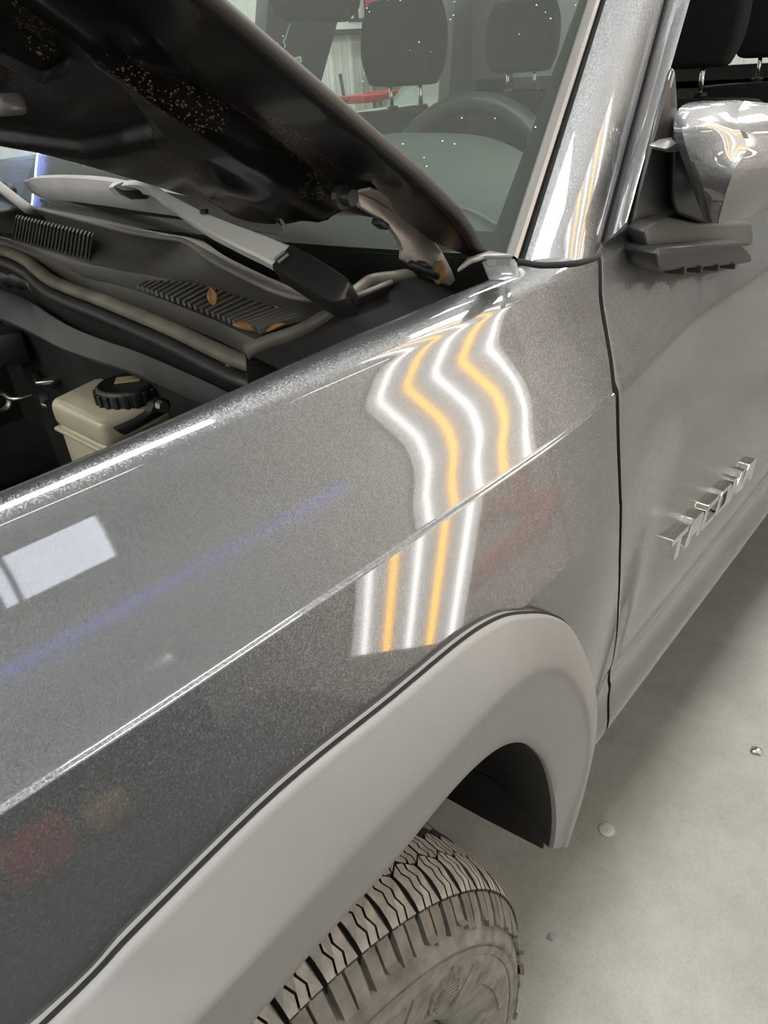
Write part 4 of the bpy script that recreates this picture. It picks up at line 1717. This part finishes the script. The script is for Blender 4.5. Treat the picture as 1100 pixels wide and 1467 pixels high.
for q in ((402, 366), (407, 370)):
    a, b = at_ws((q[0] + 6, q[1] - 6), .040), at_ws((q[0] - 9, q[1] + 6), .040)
    link('arm_clip', tube_mesh(np.array([a, b]) - wo, .0013, 6), M_TRIM, wip)
link('arm_screw', lathe_mesh([(0, 0), (0, .0035), (.003, .0035), (.003, 0)], 10, 'z'), M_BLACK, wip).location = tuple(at_ws((293, 306), .053) - wo)
cl = [at_ws(q, .05) for q in ((160, 266), (176, 259), (206, 262), (200, 272), (176, 273))]
prism('arm_hook', np.array(cl) - wo, -WPN * .012, M_MIRB, wip, .002, 2)
# tip of the other wiper arm at the frame edge
wip2 = empty('wiper', tuple(at_ws((0, 270), .02)), (0, 0, 0), truck)
w2 = at_ws((0, 270), .02)
link('wiper_arm', tube_mesh(cat_rom([at_ws(q, .03) for q in ((-60, 235), (-20, 252), (0, 268), (20, 284), (40, 299))], 4) - w2, .006, 8), M_BLADE, wip2, True)
link('arm_base', tube_mesh(cat_rom([at_ws(q, .022) for q in ((-20, 262), (5, 268), (16, 274))], 4) - w2, .007, 8), M_MIRB, wip2, True)

# ------------------------------------------------ engine bay
rail = [((-60, 405), (-60, 440)), ((0, 415), (0, 456)), ((41, 430), (45, 476)), ((75, 452), (85, 497)), ((106, 470), (120, 510)), ((150, 488), (160, 523)), ((196, 504), (204, 538)), ((262, 532), (258, 562)), ((311, 555), (296, 577)), ((350, 575), (335, 596))]
ra = cat_rom([at_z(a, 1.155) for a, b in rail], 4)
rb_ = cat_rom([at_z(b, 1.135) for a, b in rail], 4)
rows = [[a + np.array([.012, .012, -.02]), a, a + (b - a) * .12 + np.array([0, 0, .003]), a + (b - a) * .6 + np.array([0, 0, .003]), b, b + np.array([0.004, 0.004, -.006])] for a, b in zip(ra, rb_)]
o = link('engine_bay_rail', sheet_mesh(np.array(rows)), M_RAIL, truck, True)
smooth_by_angle(o, 45)
hose = cat_rom([at_z(q, z) for q, z in (((-40, 385), 1.165), ((0, 394), 1.165), ((30, 400), 1.165), ((60, 407), 1.163), ((95, 422), 1.16), ((130, 440), 1.158), ((170, 458), 1.155), ((205, 470), 1.152), ((240, 486), 1.148), ((280, 505), 1.14))], 6)
tube('wrapped_harness', hose, .013 + .002 * np.sin(np.arange(len(hose)) * 1.7), M_HOSE, truck, 12)
for k in (8, 17, 26, 35, 42):
    t = hose[k + 1] - hose[k]
    tube('harness_tie', [hose[k] - t * .25, hose[k] + t * .25], .0155, M_COWL, truck, 12)
tube('wiring_loom', cat_rom([at_z(q, 1.14) for q in ((-20, 420), (10, 424), (50, 420), (90, 440), (140, 465), (190, 492), (250, 520))], 5), .005, M_BLACK, truck, 8)
# brake fluid reservoir
ZT = 1.085
TA, TN, TC, TD = at_z((66, 572), ZT), at_z((140, 606), ZT), at_z((262, 560), ZT), at_z((140, 537), ZT)
rc = (TA + TC) / 2
res_ = empty('fluid_reservoir', tuple(rc), (0, 0, 0), truck)
me = prism_mesh(np.array([TA, TN, TC, TD]) - rc + np.array([0, 0, -.034]), (0, 0, .034))
bevel_mesh(me, .011, 4)
me2 = prism_mesh((np.array([TA, TN, TC, TD]) - rc) * .95 + np.array([0, 0, -.13]), (0, 0, .10))
bevel_mesh(me2, .008, 3)
me3 = prism_mesh((np.array([TA, TN, TC, TD]) - rc) * 1.03 + np.array([0, 0, -.040]), (0, 0, .005))
bevel_mesh(me3, .002, 2)
o = link('tank', join_meshes([me, me2, me3]), M_RES, res_, True)
smooth_by_angle(o, 45)
cc = at_z((181, 549), ZT + .016)
cr_ = .0365
pts = []
capm = [lathe_mesh([(0, 0), (0, cr_ * .80), (.0015, cr_ * .86), (.0, cr_ * .92), (-.003, cr_ * .96), (-.018, cr_ * .98), (-.02, 0)], 40, 'z')]
for k in range(20):
    a = k * 2 * math.pi / 20
    bmq = box_mesh((0, 0, 0), (.004, .0058, .016), .001, 1)
    bmq.transform(Matrix.Translation((cr_ * .985 * math.cos(a), cr_ * .985 * math.sin(a), -.0105)) @ Matrix.Rotation(a, 4, 'Z'))
    capm.append(bmq)
o = link('reservoir_cap', join_meshes(capm), M_MIRB, res_, True)
smooth_by_angle(o, 35)
o.location = tuple(cc - rc)
o2 = link('cap_label', prism_mesh([(-.014, -.008, 0), (.014, -.008, 0), (.014, .010, 0), (-.014, .010, 0)], (0, 0, .0012)), M_CAPL, o)
o2.location = (.006, .006, .0005)
o2.rotation_euler = (0, 0, -.7)
clip = [at_y(q, rc[1] - .12) for q in ((168, 616), (200, 602), (215, 592), (221, 578), (232, 571), (243, 573), (246, 582), (240, 592), (215, 606), (180, 625))]
prism('reservoir_bracket', np.array(clip) - rc, (.0, .012, 0), M_BLACK, res_, .002, 2)
c = at_y((232, 582), rc[1] - .124)
link('bracket_bolt', lathe_mesh([(-.004, 0), (-.004, .006), (.004, .006), (.004, 0)], 8), M_STEEL, res_).location = tuple(c - rc)
# brackets and fittings deeper in the bay
for P, dz in (([(45, 535), (54, 531), (60, 547), (78, 543), (72, 528), (86, 526), (93, 543), (78, 550), (52, 553)], 1.0), ([(57, 570), (68, 565), (72, 576), (64, 579), (68, 586), (60, 584)], .98), ([(76, 505), (90, 507), (90, 511), (76, 510)], 1.0), ([(82, 518), (92, 519), (90, 523), (82, 522)], 1.0)):
    prism('engine_bracket', [at_z(q, dz) for q in P], (0, 0, .006), M_STEEL, truck, .001, 1)
tube('fuel_line', cat_rom([at_z(q, .98) for q in ((-20, 560), (5, 565), (15, 571), (28, 571), (45, 566))], 4), .004, M_STEEL, truck, 8)
c = at_z((0, 575), .97)
link('hose_clamp', lathe_mesh([(-.008, .014), (-.008, .016), (.008, .016), (.008, .014)], 20), M_STEEL, truck, True).location = tuple(c)
prism('engine_cover', [at_z(q, 1.08) for q in ((-80, 440), (0, 455), (30, 470), (31, 474), (0, 480), (-80, 490))], (0, 0, -.05), M_BLACK, truck, .006, 2)
box('engine_block', (-.1, 1.12, .79), (.7, .5, .28), M_BLACK, truck, .04, 3)
box('firewall_panel', (.62, 1.25, .88), (.03, 1.1, .56), M_GAP, truck)
box('engine_bay_side', (-.1, 1.72, .92), (1.5, .03, .56), M_GAP, truck)
box('engine_bay_floor', (-.03, .95, .63), (1.62, 1.5, .03), M_GAP, truck)
sheet('engine_bay_wall', np.array([[(x, .34, z) for x in (-.8, .3)] for z in (.6, 1.02)]), M_GAP, truck, .003)

# ------------------------------------------------ cabin
def dash_z(x, y):
    z = 1.225 + .012 * (1 - ((y - .93) / .8) ** 2)
    if x < .62:
        z += (.02 * (x - .62) / .25)
    # instrument hood in front of the wheel
    z += .055 * math.exp(-(((y - .56) / .19) ** 4)) * sstep(.62, .82, x) * (1 - sstep(.97, 1.0, x))
    z -= .03 * sstep(.94, 1.02, x)
    return z


rows = [[(x + .05 * abs((.93 - y) / .75) ** 3 * (1 - (x - .4) / .7), y, dash_z(x, y)) for y in np.linspace(.17, 1.69, 64)] for x in np.linspace(.375, 1.02, 40)]
rows.append([(1.03, y, 1.05) for y in np.linspace(.17, 1.69, 64)])
rows.append([(.98, y, .8) for y in np.linspace(.17, 1.69, 64)])
dash = sheet('dashboard', np.array(rows)[::-1], M_DASH, truck, .01)
# defroster vents: slats along the base of the glass
for (ya, yb) in ((.50, .74), (.79, 1.04), (1.09, 1.3)):
    nsl = 15
    link('vent_slot_shade', box_mesh((.475, (ya + yb) / 2, dash_z(.475, (ya + yb) / 2) + .0005), (.055, yb - ya, .003)), M_GAP, dash)  # thin black slab, paints the shade under the defroster slats
    for k in range(nsl + 1):
        y = ya + (yb - ya) * k / nsl
        link('vent_slat', box_mesh((.475, y, dash_z(.475, y) + .003), (.055, .006, .006)), M_DASH, dash)
# speaker grille line at the driver's corner
sp = cat_rom([(.60, .20, 1.232), (.66, .30, 1.236), (.64, .42, 1.234), (.55, .46, 1.228)], 6)
link('speaker_rim', tube_mesh(sp, .003, 6), M_TRIM, dash, True)
sheet('dash_panel', np.array([[(.86, y, 1.20) for y in (.20, .40)], [(.95, y, 1.215) for y in (.20, .40)]]), M_TRIM, dash, .004)

# steering wheel
SWC = np.array([.98, .53, 1.145])
st = empty('steering_wheel', tuple(SWC), (0, 0, 0), truck)
tilt = math.radians(25)
eU = np.array([-math.sin(tilt) * -1, 0, math.cos(tilt)])
eU = np.array([math.sin(-tilt) * -.6, 0, 1.0])
eU /= np.linalg.norm(eU)
eV = np.array([0, 1.0, 0])
ring = [.185 * (math.cos(a) * eV + math.sin(a) * eU) for a in np.linspace(0, 2 * math.pi, 49)]
link('wheel_rim', tube_mesh(ring, .0165, 12, 1.0, up=(1, 0, .2)), M_WHEELR, st, True)
eW = np.cross(eU, eV)
hubm = bevel_mesh(prism_mesh([eV * a + eU * b + eW * -.0 for a, b in ((-.075, .05), (.075, .05), (.085, 0), (.05, -.07), (-.05, -.07), (-.085, 0))], eW * .05), .012, 3)
link('hub', hubm, M_WHEELR, st, True)
for a in (0.05, math.pi - .05, -math.pi / 2):
    q = math.cos(a) * eV + math.sin(a) * eU
    link('wheel_spoke', tube_mesh([q * .06, q * .12, q * .182], .016, 8, .5), M_TRIM, st, True)


def seat(x, y, headpx, name='front_seat', lab=None):
    s = empty(name, (x, y, .55), (0, 0, 0), truck)
    sx = lambda pts: np.array(pts, float)

    def pad(nm_, c, size, bev, rotx=0.0):
        me_ = box_mesh((0, 0, 0), size)
        bm_ = bmesh.new()
        bm_.from_mesh(me_)
        bmesh.ops.subdivide_edges(bm_, edges=bm_.edges, cuts=3, use_grid_fill=True)
        for v in bm_.verts:
            a, b, c2 = v.co.x / size[0] * 2, v.co.y / size[1] * 2, v.co.z / size[2] * 2
            k = 1 - .10 * (abs(b) ** 3) - .0
            v.co.x *= 1 - .30 * abs(b) ** 4 - .25 * abs(c2) ** 4
            v.co.y *= 1 - .16 * abs(c2) ** 4
        bm_.to_mesh(me_)
        bm_.free()
        bevel_mesh(me_, bev, 3, 40)
        me_.transform(Matrix.Translation(c) @ Matrix.Rotation(rotx, 4, 'Y'))
        o_ = link(nm_, me_, M_SEATF, s, True)
        md = o_.modifiers.new('sub', 'SUBSURF')
        md.levels = md.render_levels = 1
        return o_
    pad('seat_cushion', (-.02, 0, .22), (.52, .52, .16), .03)
    pad('seat_back', (.25, 0, .43), (.16, .50, .58), .03, math.radians(14))
    pad('headrest', (.33, 0, .885), (.11, .27, .21), .03, math.radians(6))
    for dy in (-.055, .055):
        link('headrest_post', tube_mesh([(.335, dy, .66), (.325, dy, .84)], .006, 8), M_CHROME, s, True)
        link('post_collar', lathe_mesh([(-.006, 0), (-.006, .016), (.006, .016), (.006, 0)], 12, 'z'), M_BLACK, s, True).location = (.333, dy, .722)
    return s


hp_ = at_y((577, 50), 1.31)
seat(hp_[0] - .33, 1.31, None)
seat(1.58, .55, None)
for y in (.5, 1.36):
    s = seat(2.18, y, None, 'rear_seat')
# interior mirror and headliner edge
rv = at_x((440, 6), .80)
rvm = prism('interior_mirror', [at_x(q, .80) for q in ((382, -60), (380, 5), (392, 26), (410, 33), (480, 32), (498, 14), (505, -60))], (.03, 0, 0), M_MIRB, truck, .008, 3)
sheet('headliner', np.array([[(x, y, 1.665 + .03 * (x - .9)) for y in np.linspace(.4, 1.46, 4)] for x in (.95, 1.7, 2.6)]), M_LINING, truck, .01)
belt = [at_y(q, .62) for q in ((712, 120), (725, 118), (695, 165), (680, 165))]
# ------------------------------------------------ things on and in the truck
S0 = at_x((416, 30), .83)
fr_ = empty('air_freshener', tuple(S0))
tag(fr_, 'paper tag air freshener on a twisted white string under the interior mirror', 'air freshener')
zig = [at_x(q, .83) for q in ((412, 22), (416, 33), (413, 42), (411, 48), (409, 55), (406, 60), (409, 66), (405, 72), (407, 76), (402, 85), (404, 92))]
link('string', tube_mesh(np.array(zig) - S0, .0011, 5), M_STRING, fr_)
tg = np.array([at_x(q, .832) for q in ((407, 86), (430, 80), (432, 89), (409, 95))])
link('tag', prism_mesh(tg - S0, (.0015, 0, 0)), M_TAG, fr_)
ex_ = (tg[1] - tg[0])
ey_ = (tg[0] - tg[3])
wtxt = 'Little Trees'
stroke = {'L': [(0, 1, 0, 0), (0, 0, .7, 0)], 'i': [(.3, 0, .3, .6), (.3, .8, .3, .9)], 't': [(.3, 0, .3, .9), (.05, .6, .6, .6)], 'l': [(.3, 0, .3, 1)], 'e': [(.05, .3, .65, .3), (.65, .3, .5, .6), (.5, .6, .1, .55), (.05, .3, .15, 0), (.15, 0, .6, .05)], 'T': [(0, 1, .8, 1), (.4, 1, .4, 0)], 'r': [(.1, 0, .1, .6), (.1, .5, .55, .6)], 's': [(.6, .55, .1, .5), (.1, .5, .55, .2), (.55, .2, .05, .02)], ' ': []}
ms = []
for k, ch in enumerate(wtxt):
    for (a, b, c, d) in stroke[ch]:
        P0 = tg[3] + ex_ * (.07 + .073 * (k + a * .8)) + ey_ * (.22 + b * .55) - S0 + np.array([-.0008, 0, 0])
        P1 = tg[3] + ex_ * (.07 + .073 * (k + c * .8)) + ey_ * (.22 + d * .55) - S0 + np.array([-.0008, 0, 0])
        ms.append(tube_mesh([P0, P1], .0005, 4))
link('lettering', join_meshes(ms), M_INK, fr_)


def leaf(px, z, size, ang, lean, label, curl=.4):
    c = at_z(px, z)
    rows_ = []
    for t in np.linspace(0, 1, 9):
        wdt = size * .28 * math.sin(math.pi * min(t * .92 + .05, 1)) ** .8
        row = []
        for s_ in (-1, -.5, 0, .5, 1):
            row.append((t * size, wdt * s_, abs(s_) ** 2 * wdt * curl + size * .25 * curl * t * t))
        rows_.append(row)
    me_ = sheet_mesh(np.array(rows_), .0004)
    me_.transform(Matrix.Rotation(ang, 4, 'Z') @ Matrix.Rotation(-lean, 4, 'Y'))
    o_ = link('dry_leaf', me_, M_LEAF, None, True)
    o_.location = tuple(c)
    tag(o_, label, 'leaf', 'dry leaves on the cowl grille')
    return o_


leaf((306, 438), 1.2005, .017, .9, 1.2, 'small brown dry leaf standing upright on the cowl grille', .2)
leaf((303, 434), 1.2005, .015, -.8, .1, 'small orange dry leaf lying flat across the cowl grille slats', .2)
leaf((366, 476), 1.196, .020, 2.2, .15, 'crumpled dark brown leaf at the lower corner of the cowl grille', .8)
leaf((382, 476), 1.196, .018, -.6, .1, 'pale ridged dry leaf scrap beside the gutter lip', .6)
c0 = at_z((400, 444), 1.200)
tw = tube('twig', [(0, 0, 0), (-.004, .003, .008), (-.006, .006, .018)], .0013, M_TWIG, None, 6)
tw.location = tuple(c0)
tag(tw, 'short pale twig sticking up from the cowl trough', 'twig')

# ------------------------------------------------ floor bits
c = at_z((869, 1189), 0)
wsh = link('metal_washer', lathe_mesh([(0.0, .0012), (.0024, .0012), (.0026, .0022), (.0026, .0155), (.002, .0165), (0, .0165), (0, .0012)], 32, 'z'), mat('dull washer steel', (.42, .42, .39), .45, .2), None, True)
wsh.location = tuple(c)
tag(wsh, 'round flat steel washer lying on the concrete floor beside the truck', 'washer')
for (px_, s_, lab) in (((1084, 1075), .012, 'small pale glassy chip on the lit concrete floor'), ((790, 1342), .007, 'tiny grey crumb on the shaded floor near the front wheel')):
    bm = bmesh.new()
    bmesh.ops.create_icosphere(bm, subdivisions=2, radius=s_)
    for v in bm.verts:
        v.co *= 1 + random.uniform(-.22, .22)
        v.co.z *= .45
    me = bpy.data.meshes.new('m')
    bm.to_mesh(me)
    bm.free()
    o = link('floor_chip', me, M_GREY if s_ < .01 else M_STEEL, None)
    o.location = tuple(at_z(px_, s_ * .3))
    tag(o, lab, 'chip')

# ------------------------------------------------ inspection lamp beside the fender (seen in the paint)
LC = np.array([0.82219, -0.61018, 1.17955])
az, rl, el = 2.15171, 0.39558, -0.45597
SW = 0.05513
ln = np.array([math.cos(az) * math.cos(el), math.sin(az) * math.cos(el), math.sin(el)])
e0 = np.array([math.sin(az), -math.cos(az), 0])
f0 = np.cross(ln, e0)
le = math.cos(rl) * e0 + math.sin(rl) * f0
lf = np.cross(ln, le)
lamp = empty('inspection_lamp', tuple(LC))
mw = Matrix.Identity(4)
for i in range(3):
    mw[i][0], mw[i][1], mw[i][2], mw[i][3] = le[i], lf[i], ln[i], LC[i]
lamp.matrix_world = mw
tag(lamp, 'inspection lamp with white and amber light bars on a bent arm and tripod stand', 'lamp')
LT, LB = -.86, .655
M_SW = strip_mat('white light bar', (1.0, 0.98, 0.97), 7.0, 2.6, SW * .15)
M_SY = strip_mat('amber light bar', (1.0, 0.50, 0.035), 9.0, 2.6, SW * .15)
box('lamp_housing', (0, (LT + LB) / 2, -.022), (SW * 5 + .012, LB - LT + .012, .036), M_MIRB, lamp, .004, 2)
for k in range(5):
    me = box_mesh((0, (LT + LB) / 2, 0), (SW * .995, LB - LT, .004))
    o = link('light_bar', me, M_SY if k % 2 else M_SW, lamp, label='amber light bar' if k % 2 else None)
    if not k % 2:
        del o['label']
    o.location = ((k - 2) * SW, 0, 0)
armp = cat_rom([(0, .1, -.04), (.02, .1, -.12), (.20, .05, -.16), (.30, -.10, -.24), (.30, -.3, -.75)], 6)
link('lamp_arm', tube_mesh(armp, .011, 10), M_GREY, lamp, True)
link('arm_joint', join_meshes([lathe_mesh([(-.02, 0), (-.02, .028), (.02, .028), (.02, 0)], 20)]), M_GREY, lamp, True).location = (.30, -.10, -.24)
endw = mw @ Vector(armp[-1])
def lamp_part(name, path, rad, seg):
    o_ = link(name, tube_mesh(path, rad, seg), M_GREY, lamp, True)
    o_.matrix_parent_inverse = mw.inverted()
    return o_


lamp_part('stand_pole', [(endw.x, endw.y, .12), (endw.x, endw.y, endw.z)], .014, 10)
for a in (0.3, 2.4, 4.5):
    lamp_part('stand_leg', [(endw.x, endw.y, .14), (endw.x + .28 * math.cos(a), endw.y + .28 * math.sin(a), .012)], .011, 8)

# ------------------------------------------------ workshop behind the camera, mirrored in the paint
bl = tube('led_strip', [(-1.5, Y0 + .02, 2.325), (.1, Y0 + .02, 2.3155), (1.04, Y0 + .02, 2.3), (1.6, Y0 + .02, 2.2915), (2.2, Y0 + .02, 2.281), (2.94, Y0 + .02, 2.263)], .0014, M_BLUE, None, 6)
tag(bl, 'long thin blue led strip on the wall above the window', 'led strip')
bench = empty('workbench', (-.6, -3.35, 0))
tag(bench, 'dark steel workbench with drawers against the wall below the window', 'workbench')
box('bench_top', (0, 0, .9), (2.9, .8, .05), M_BENCH, bench, .006)
for x in (-1.15, -.4, .35, 1.1):
    cb_ = box('drawer_cabinet', (x, -.02, .45), (.70, .72, .86), M_BENCH, bench, .006)
    for z in (.22, .5, .74):
        box('drawer', (x, .35, z), (.64, .02, .22 if z < .7 else .16), M_GREY if z > .6 else M_BENCH, bench, .004)
tb = empty('toolbox', (-.12, -2.75, 0.012))
tag(tb, 'dark red metal toolbox on the added black mat in front of the workbench', 'toolbox')
box('body', (0, 0, .07), (.26, .16, .13), M_DRED, tb, .01)
box('lid', (0, 0, .15), (.26, .16, .03), M_DRED, tb, .008)
tube('handle', [(-.06, 0, .165), (-.05, 0, .19), (.05, 0, .19), (.06, 0, .165)], .006, M_BENCH, tb)
bg = empty('canvas_bag', (.16, -2.74, 0.012))
tag(bg, 'small tan canvas bag on the added black mat beside the red toolbox', 'bag')
me = box_mesh((0, 0, .06), (.19, .12, .12))
bevel_mesh(me, .03, 4)
link('body', me, M_TAN, bg, True)
tube('strap', [(-.06, 0, .115), (-.04, 0, .17), (.04, 0, .17), (.06, 0, .115)], .006, M_TAN, bg)
fm_ = box('floor_mat', (-.1, -2.25, .006), (2.6, 1.5, .012), M_MAT, None, .003)  # added mat, darkens the floor that the lower fender mirrors
tag(fm_, 'large black rubber mat added before the workbench to darken the fender reflection', 'mat')
jack = empty('engine_hoist', (3.2, -2.75, 0))
tag(jack, 'red engine hoist with a dark boom standing on the driver side', 'hoist')
box('post', (0, 0, .62), (.10, .10, 1.16), M_DRED, jack, .008)
box('boom', (-.38, .02, 1.17), (.95, .09, .10), M_BENCH, jack, .008)
for y in (-.35, .35):
    box('base_leg', (-.45, y, .07), (1.2, .08, .09), M_DRED, jack, .008)
box('cross_beam', (.05, 0, .07), (.1, .8, .09), M_DRED, jack, .008)
tube('ram', [(-.05, 0, .35), (-.42, .02, 1.1)], .03, M_RED, jack, 12)
stool = empty('stool', (1.75, -2.3, 0))
tag(stool, 'red round shop stool on the floor beside the hoist', 'stool')
link('seat', lathe_mesh([(.38, 0), (.38, .16), (.41, .18), (.44, .17), (.45, 0)], 28, 'z'), M_RED, stool, True)
for a in (0.4, 2.0, 3.5, 5.1):
    link('leg', tube_mesh([(.1 * math.cos(a), .1 * math.sin(a), .38), (.2 * math.cos(a), .2 * math.sin(a), .02)], .012, 8), M_STEEL, stool, True)
pole = empty('tripod', (7.2, -3.4, 0))
tag(pole, 'dark work light tripod near the far end of the driver-side wall', 'tripod')
link('pole', tube_mesh([(0, 0, .5), (0, 0, 1.9)], .03, 8), M_GREY, pole, True)
for a in (.2, 2.3, 4.4):
    link('leg', tube_mesh([(0, 0, .55), (.4 * math.cos(a), .4 * math.sin(a), .015)], .015, 8), M_WOOD, pole, True)
box('lamp_head', (0, 0, 1.95), (.3, .14, .2), M_BENCH, pole, .01)
rackp = empty('metal_shelf', (8.8, -3.75, 0))
tag(rackp, 'grey metal shelf at the far end of the driver-side wall', 'shelf')
for z in (.15, .75, 1.35, 1.9):
    box('shelf_board', (0, 0, z), (1.6, .5, .04), M_GREY, rackp)
for x in (-.78, .78):
    for y in (-.23, .23):
        box('post', (x, y, .96), (.04, .04, 1.92), M_GREY, rackp)
for k, (x, z, cm, lab) in enumerate(((-.4, .77, M_BENCH, 'black storage bin on the middle shelf'), (.2, .77, M_DRED, 'dark red storage bin on the middle shelf'), (.1, 1.37, M_TAN, 'tan carton on the upper shelf'))):
    me = box_mesh((0, 0, .15), (.42, .36, .3))
    bevel_mesh(me, .015, 2)
    o = link('storage_bin', me, cm, None, True)
    o.location = (8.8 + x, -3.75, z + .001)
    tag(o, lab, 'bin')

# ------------------------------------------------ beyond the truck, seen through the cab
DY = 5.3
tc_ = at_y((538, 139), DY)
cart = empty('tool_tray_stand', (tc_[0], DY, 0))
tag(cart, 'red tool tray on a stand before the white ribbed wall, seen through the cab', 'tool tray')
l_, r_ = at_y((503, 136), DY), at_y((576, 136), DY)
wid = (r_ - l_)[0]
zt = tc_[2]
for k, off in enumerate((-.25, .25)):
    me = box_mesh((0, 0, 0), (wid * .49, .38, .07))
    bm = bmesh.new()
    bm.from_mesh(me)
    for v in bm.verts:
        if v.co.z < 0:
            v.co.x *= .8
            v.co.y *= .8
    bm.to_mesh(me)
    bm.free()
    bevel_mesh(me, .01, 2)
    o = link('tray', me, M_RED, cart, True)
    o.location = (off * wid, 0, zt - (.0 if k == 0 else -.01))
link('leg', tube_mesh([(-.06, 0, .02), (-.02, 0, zt - .03)], .02, 8), M_GREY, cart, True)
link('leg', tube_mesh([(.25, 0, .02), (.05, 0, zt - .03)], .02, 8), M_GREY, cart, True)
tube('grip', [(-wid * .5, 0, zt + .02), (-wid * .56, 0, zt + .0), (-wid * .62, 0, zt + .01)], .012, M_BENCH, cart)
b0, b1 = at_y((487, 106), 5.75), at_y((498, 170), 5.75)
br = empty('broom', (b1[0], 5.75, 0))
tag(br, 'dark broom handle leaning against the white ribbed wall beside the red tray', 'broom')
dirb = (b1 - b0) / (b1[2] - b0[2])
btm = b0 + dirb * (.08 - b0[2])
link('handle', tube_mesh([b0 - np.array([b1[0], 5.75, 0]), btm - np.array([b1[0], 5.75, 0])], .017, 8), M_BENCH, br, True)
box('brush', tuple(btm - np.array([b1[0], 5.75, 0]) - np.array([0, 0, .02])), (.34, .07, .11), M_BENCH, br, .01)
# sign board under the ceiling line, red cabinet
sp0, sp1 = at_y((470, 0), 5.9), at_y((520, 24), 5.9)
sb = empty('wall_sign', tuple((sp0 + sp1) / 2))
tag(sb, 'white sign with dark lettering high on the ribbed wall, partly hidden by the headrest', 'sign')
cs = (sp0 + sp1) / 2
box('board', (0, .0, .03), (sp1[0] - sp0[0] + .3, .03, .42), M_WHITE, sb)
SG = {'O': [(.1, 0, .1, 1), (.1, 1, .8, 1), (.8, 1, .8, 0), (.8, 0, .1, 0)], 'L': [(.1, 1, .1, 0), (.1, 0, .75, 0)], 'E': [(.1, 1, .1, 0), (.1, 1, .75, 1), (.1, .5, .65, .5), (.1, 0, .75, 0)]}
for k, ch in enumerate('OLE'):
    ms = []
    for a, b, c, d in SG[ch]:
        xx0, xx1 = .0 + (k + a) * .13, .0 + (k + c) * .13
        ms.append(box_mesh(((xx0 + xx1) / 2, -.02, -.1 + (b + d) / 2 * .19), (abs(xx1 - xx0) + .03, .008, abs(d - b) * .19 + .03)))
    link('letter', join_meshes(ms), M_INK, sb)
o = box('sign_rail', (0, .01, -.2), (sp1[0] - sp0[0] + .5, .05, .05), M_BENCH, sb)
rc0, rc1 = at_y((600, -60), 5.2), at_y((652, 12), 5.2)
cab = empty('wall_cabinet', tuple((rc0 + rc1) / 2))
tag(cab, 'red wall cabinet with a grey shelf under it, seen above the headrest', 'cabinet')
cw_ = rc1[0] - rc0[0] + .3
box('body', (0, .3, .12), (cw_, .6, .72), M_RED, cab, .01)
box('door', (-cw_ / 4, -.015, .12), (cw_ / 2 - .02, .025, .68), M_RED, cab, .005)
box('door', (cw_ / 4, -.015, .12), (cw_ / 2 - .02, .025, .68), M_RED, cab, .005)
box('shelf', (0, .25, -.40), (cw_ + .2, .7, .12), M_GREY, cab, .005)
box('rail', (0, .25, -.70), (cw_ + .2, .7, .06), M_WHITE, cab, .005)
# parked car behind
PC = at_y((640, 150), 4.3)
car = empty('parked_car', (PC[0] + .6, 4.2, 0))
tag(car, 'grey green parked car beyond the truck cab by the white wall', 'car')
co2 = np.array([PC[0] + .6, 4.2, 0])
prof_c = [(-1.9, .35), (-1.95, .6), (-1.85, .78), (-1.0, .90), (-.85, .92), (-.15, 1.34), (1.2, 1.36), (1.75, 1.0), (2.0, .95), (2.05, .4)]
rows = []
for y, k in ((-.82, .0), (-.78, 1), (-.6, 1), (0, 1), (.6, 1), (.78, 1), (.82, 0)):
    rows.append([(a, y, b if k else .35 + (b - .35) * .55) for a, b in prof_c])
o = link('body', sheet_mesh(np.array(rows), .02), M_BODY2, car, False)
me = sheet_mesh(np.array([[(-.83, y, .945), (-.17, y * .9, 1.335)] for y in (-.68, 0, .68)]) + np.array([-.012, 0, .022]), .01)
link('windshield', me, M_GLASS2, car)
for x in (-1.25, 1.3):
    for y in (-.78, .78):
        link('wheel', lathe_mesh([(-.09, .18), (-.1, .25), (-.08, .31), (.08, .31), (.1, .25), (.09, .18), (.02, 0), (-.02, 0), (-.09, .18)], 28), M_BLACK, car, True).location = (x, y, .31)
# blue strip along the ceiling and down the passenger wall, mirrored in the windscreen
bs = empty('led_strip', (.78, 5.70, CEIL - .05))
tag(bs, 'blue led strip slanting across the ceiling corner above the white ribbed wall', 'led strip')
bp_ = np.array([(-.9, -.50, 0), (-.32, -.18, 0), (0, 0, 0), (.31, .18, 0), (.44, .26, 0)])
link('glow_tube', tube_mesh(bp_, .012, 6), M_BLUE, bs)
dm_ = []
for k in range(60):
    t = k / 59 * 4
    i_ = min(int(t), 3)
    q = bp_[i_] + (bp_[i_ + 1] - bp_[i_]) * (t - i_)
    dm_.append(box_mesh((q[0] - .02, q[1] + .035, q[2] - .004), (.016, .016, .014)))
link('led_dots', join_meshes(dm_), M_BLUEH, bs, kind='stuff')
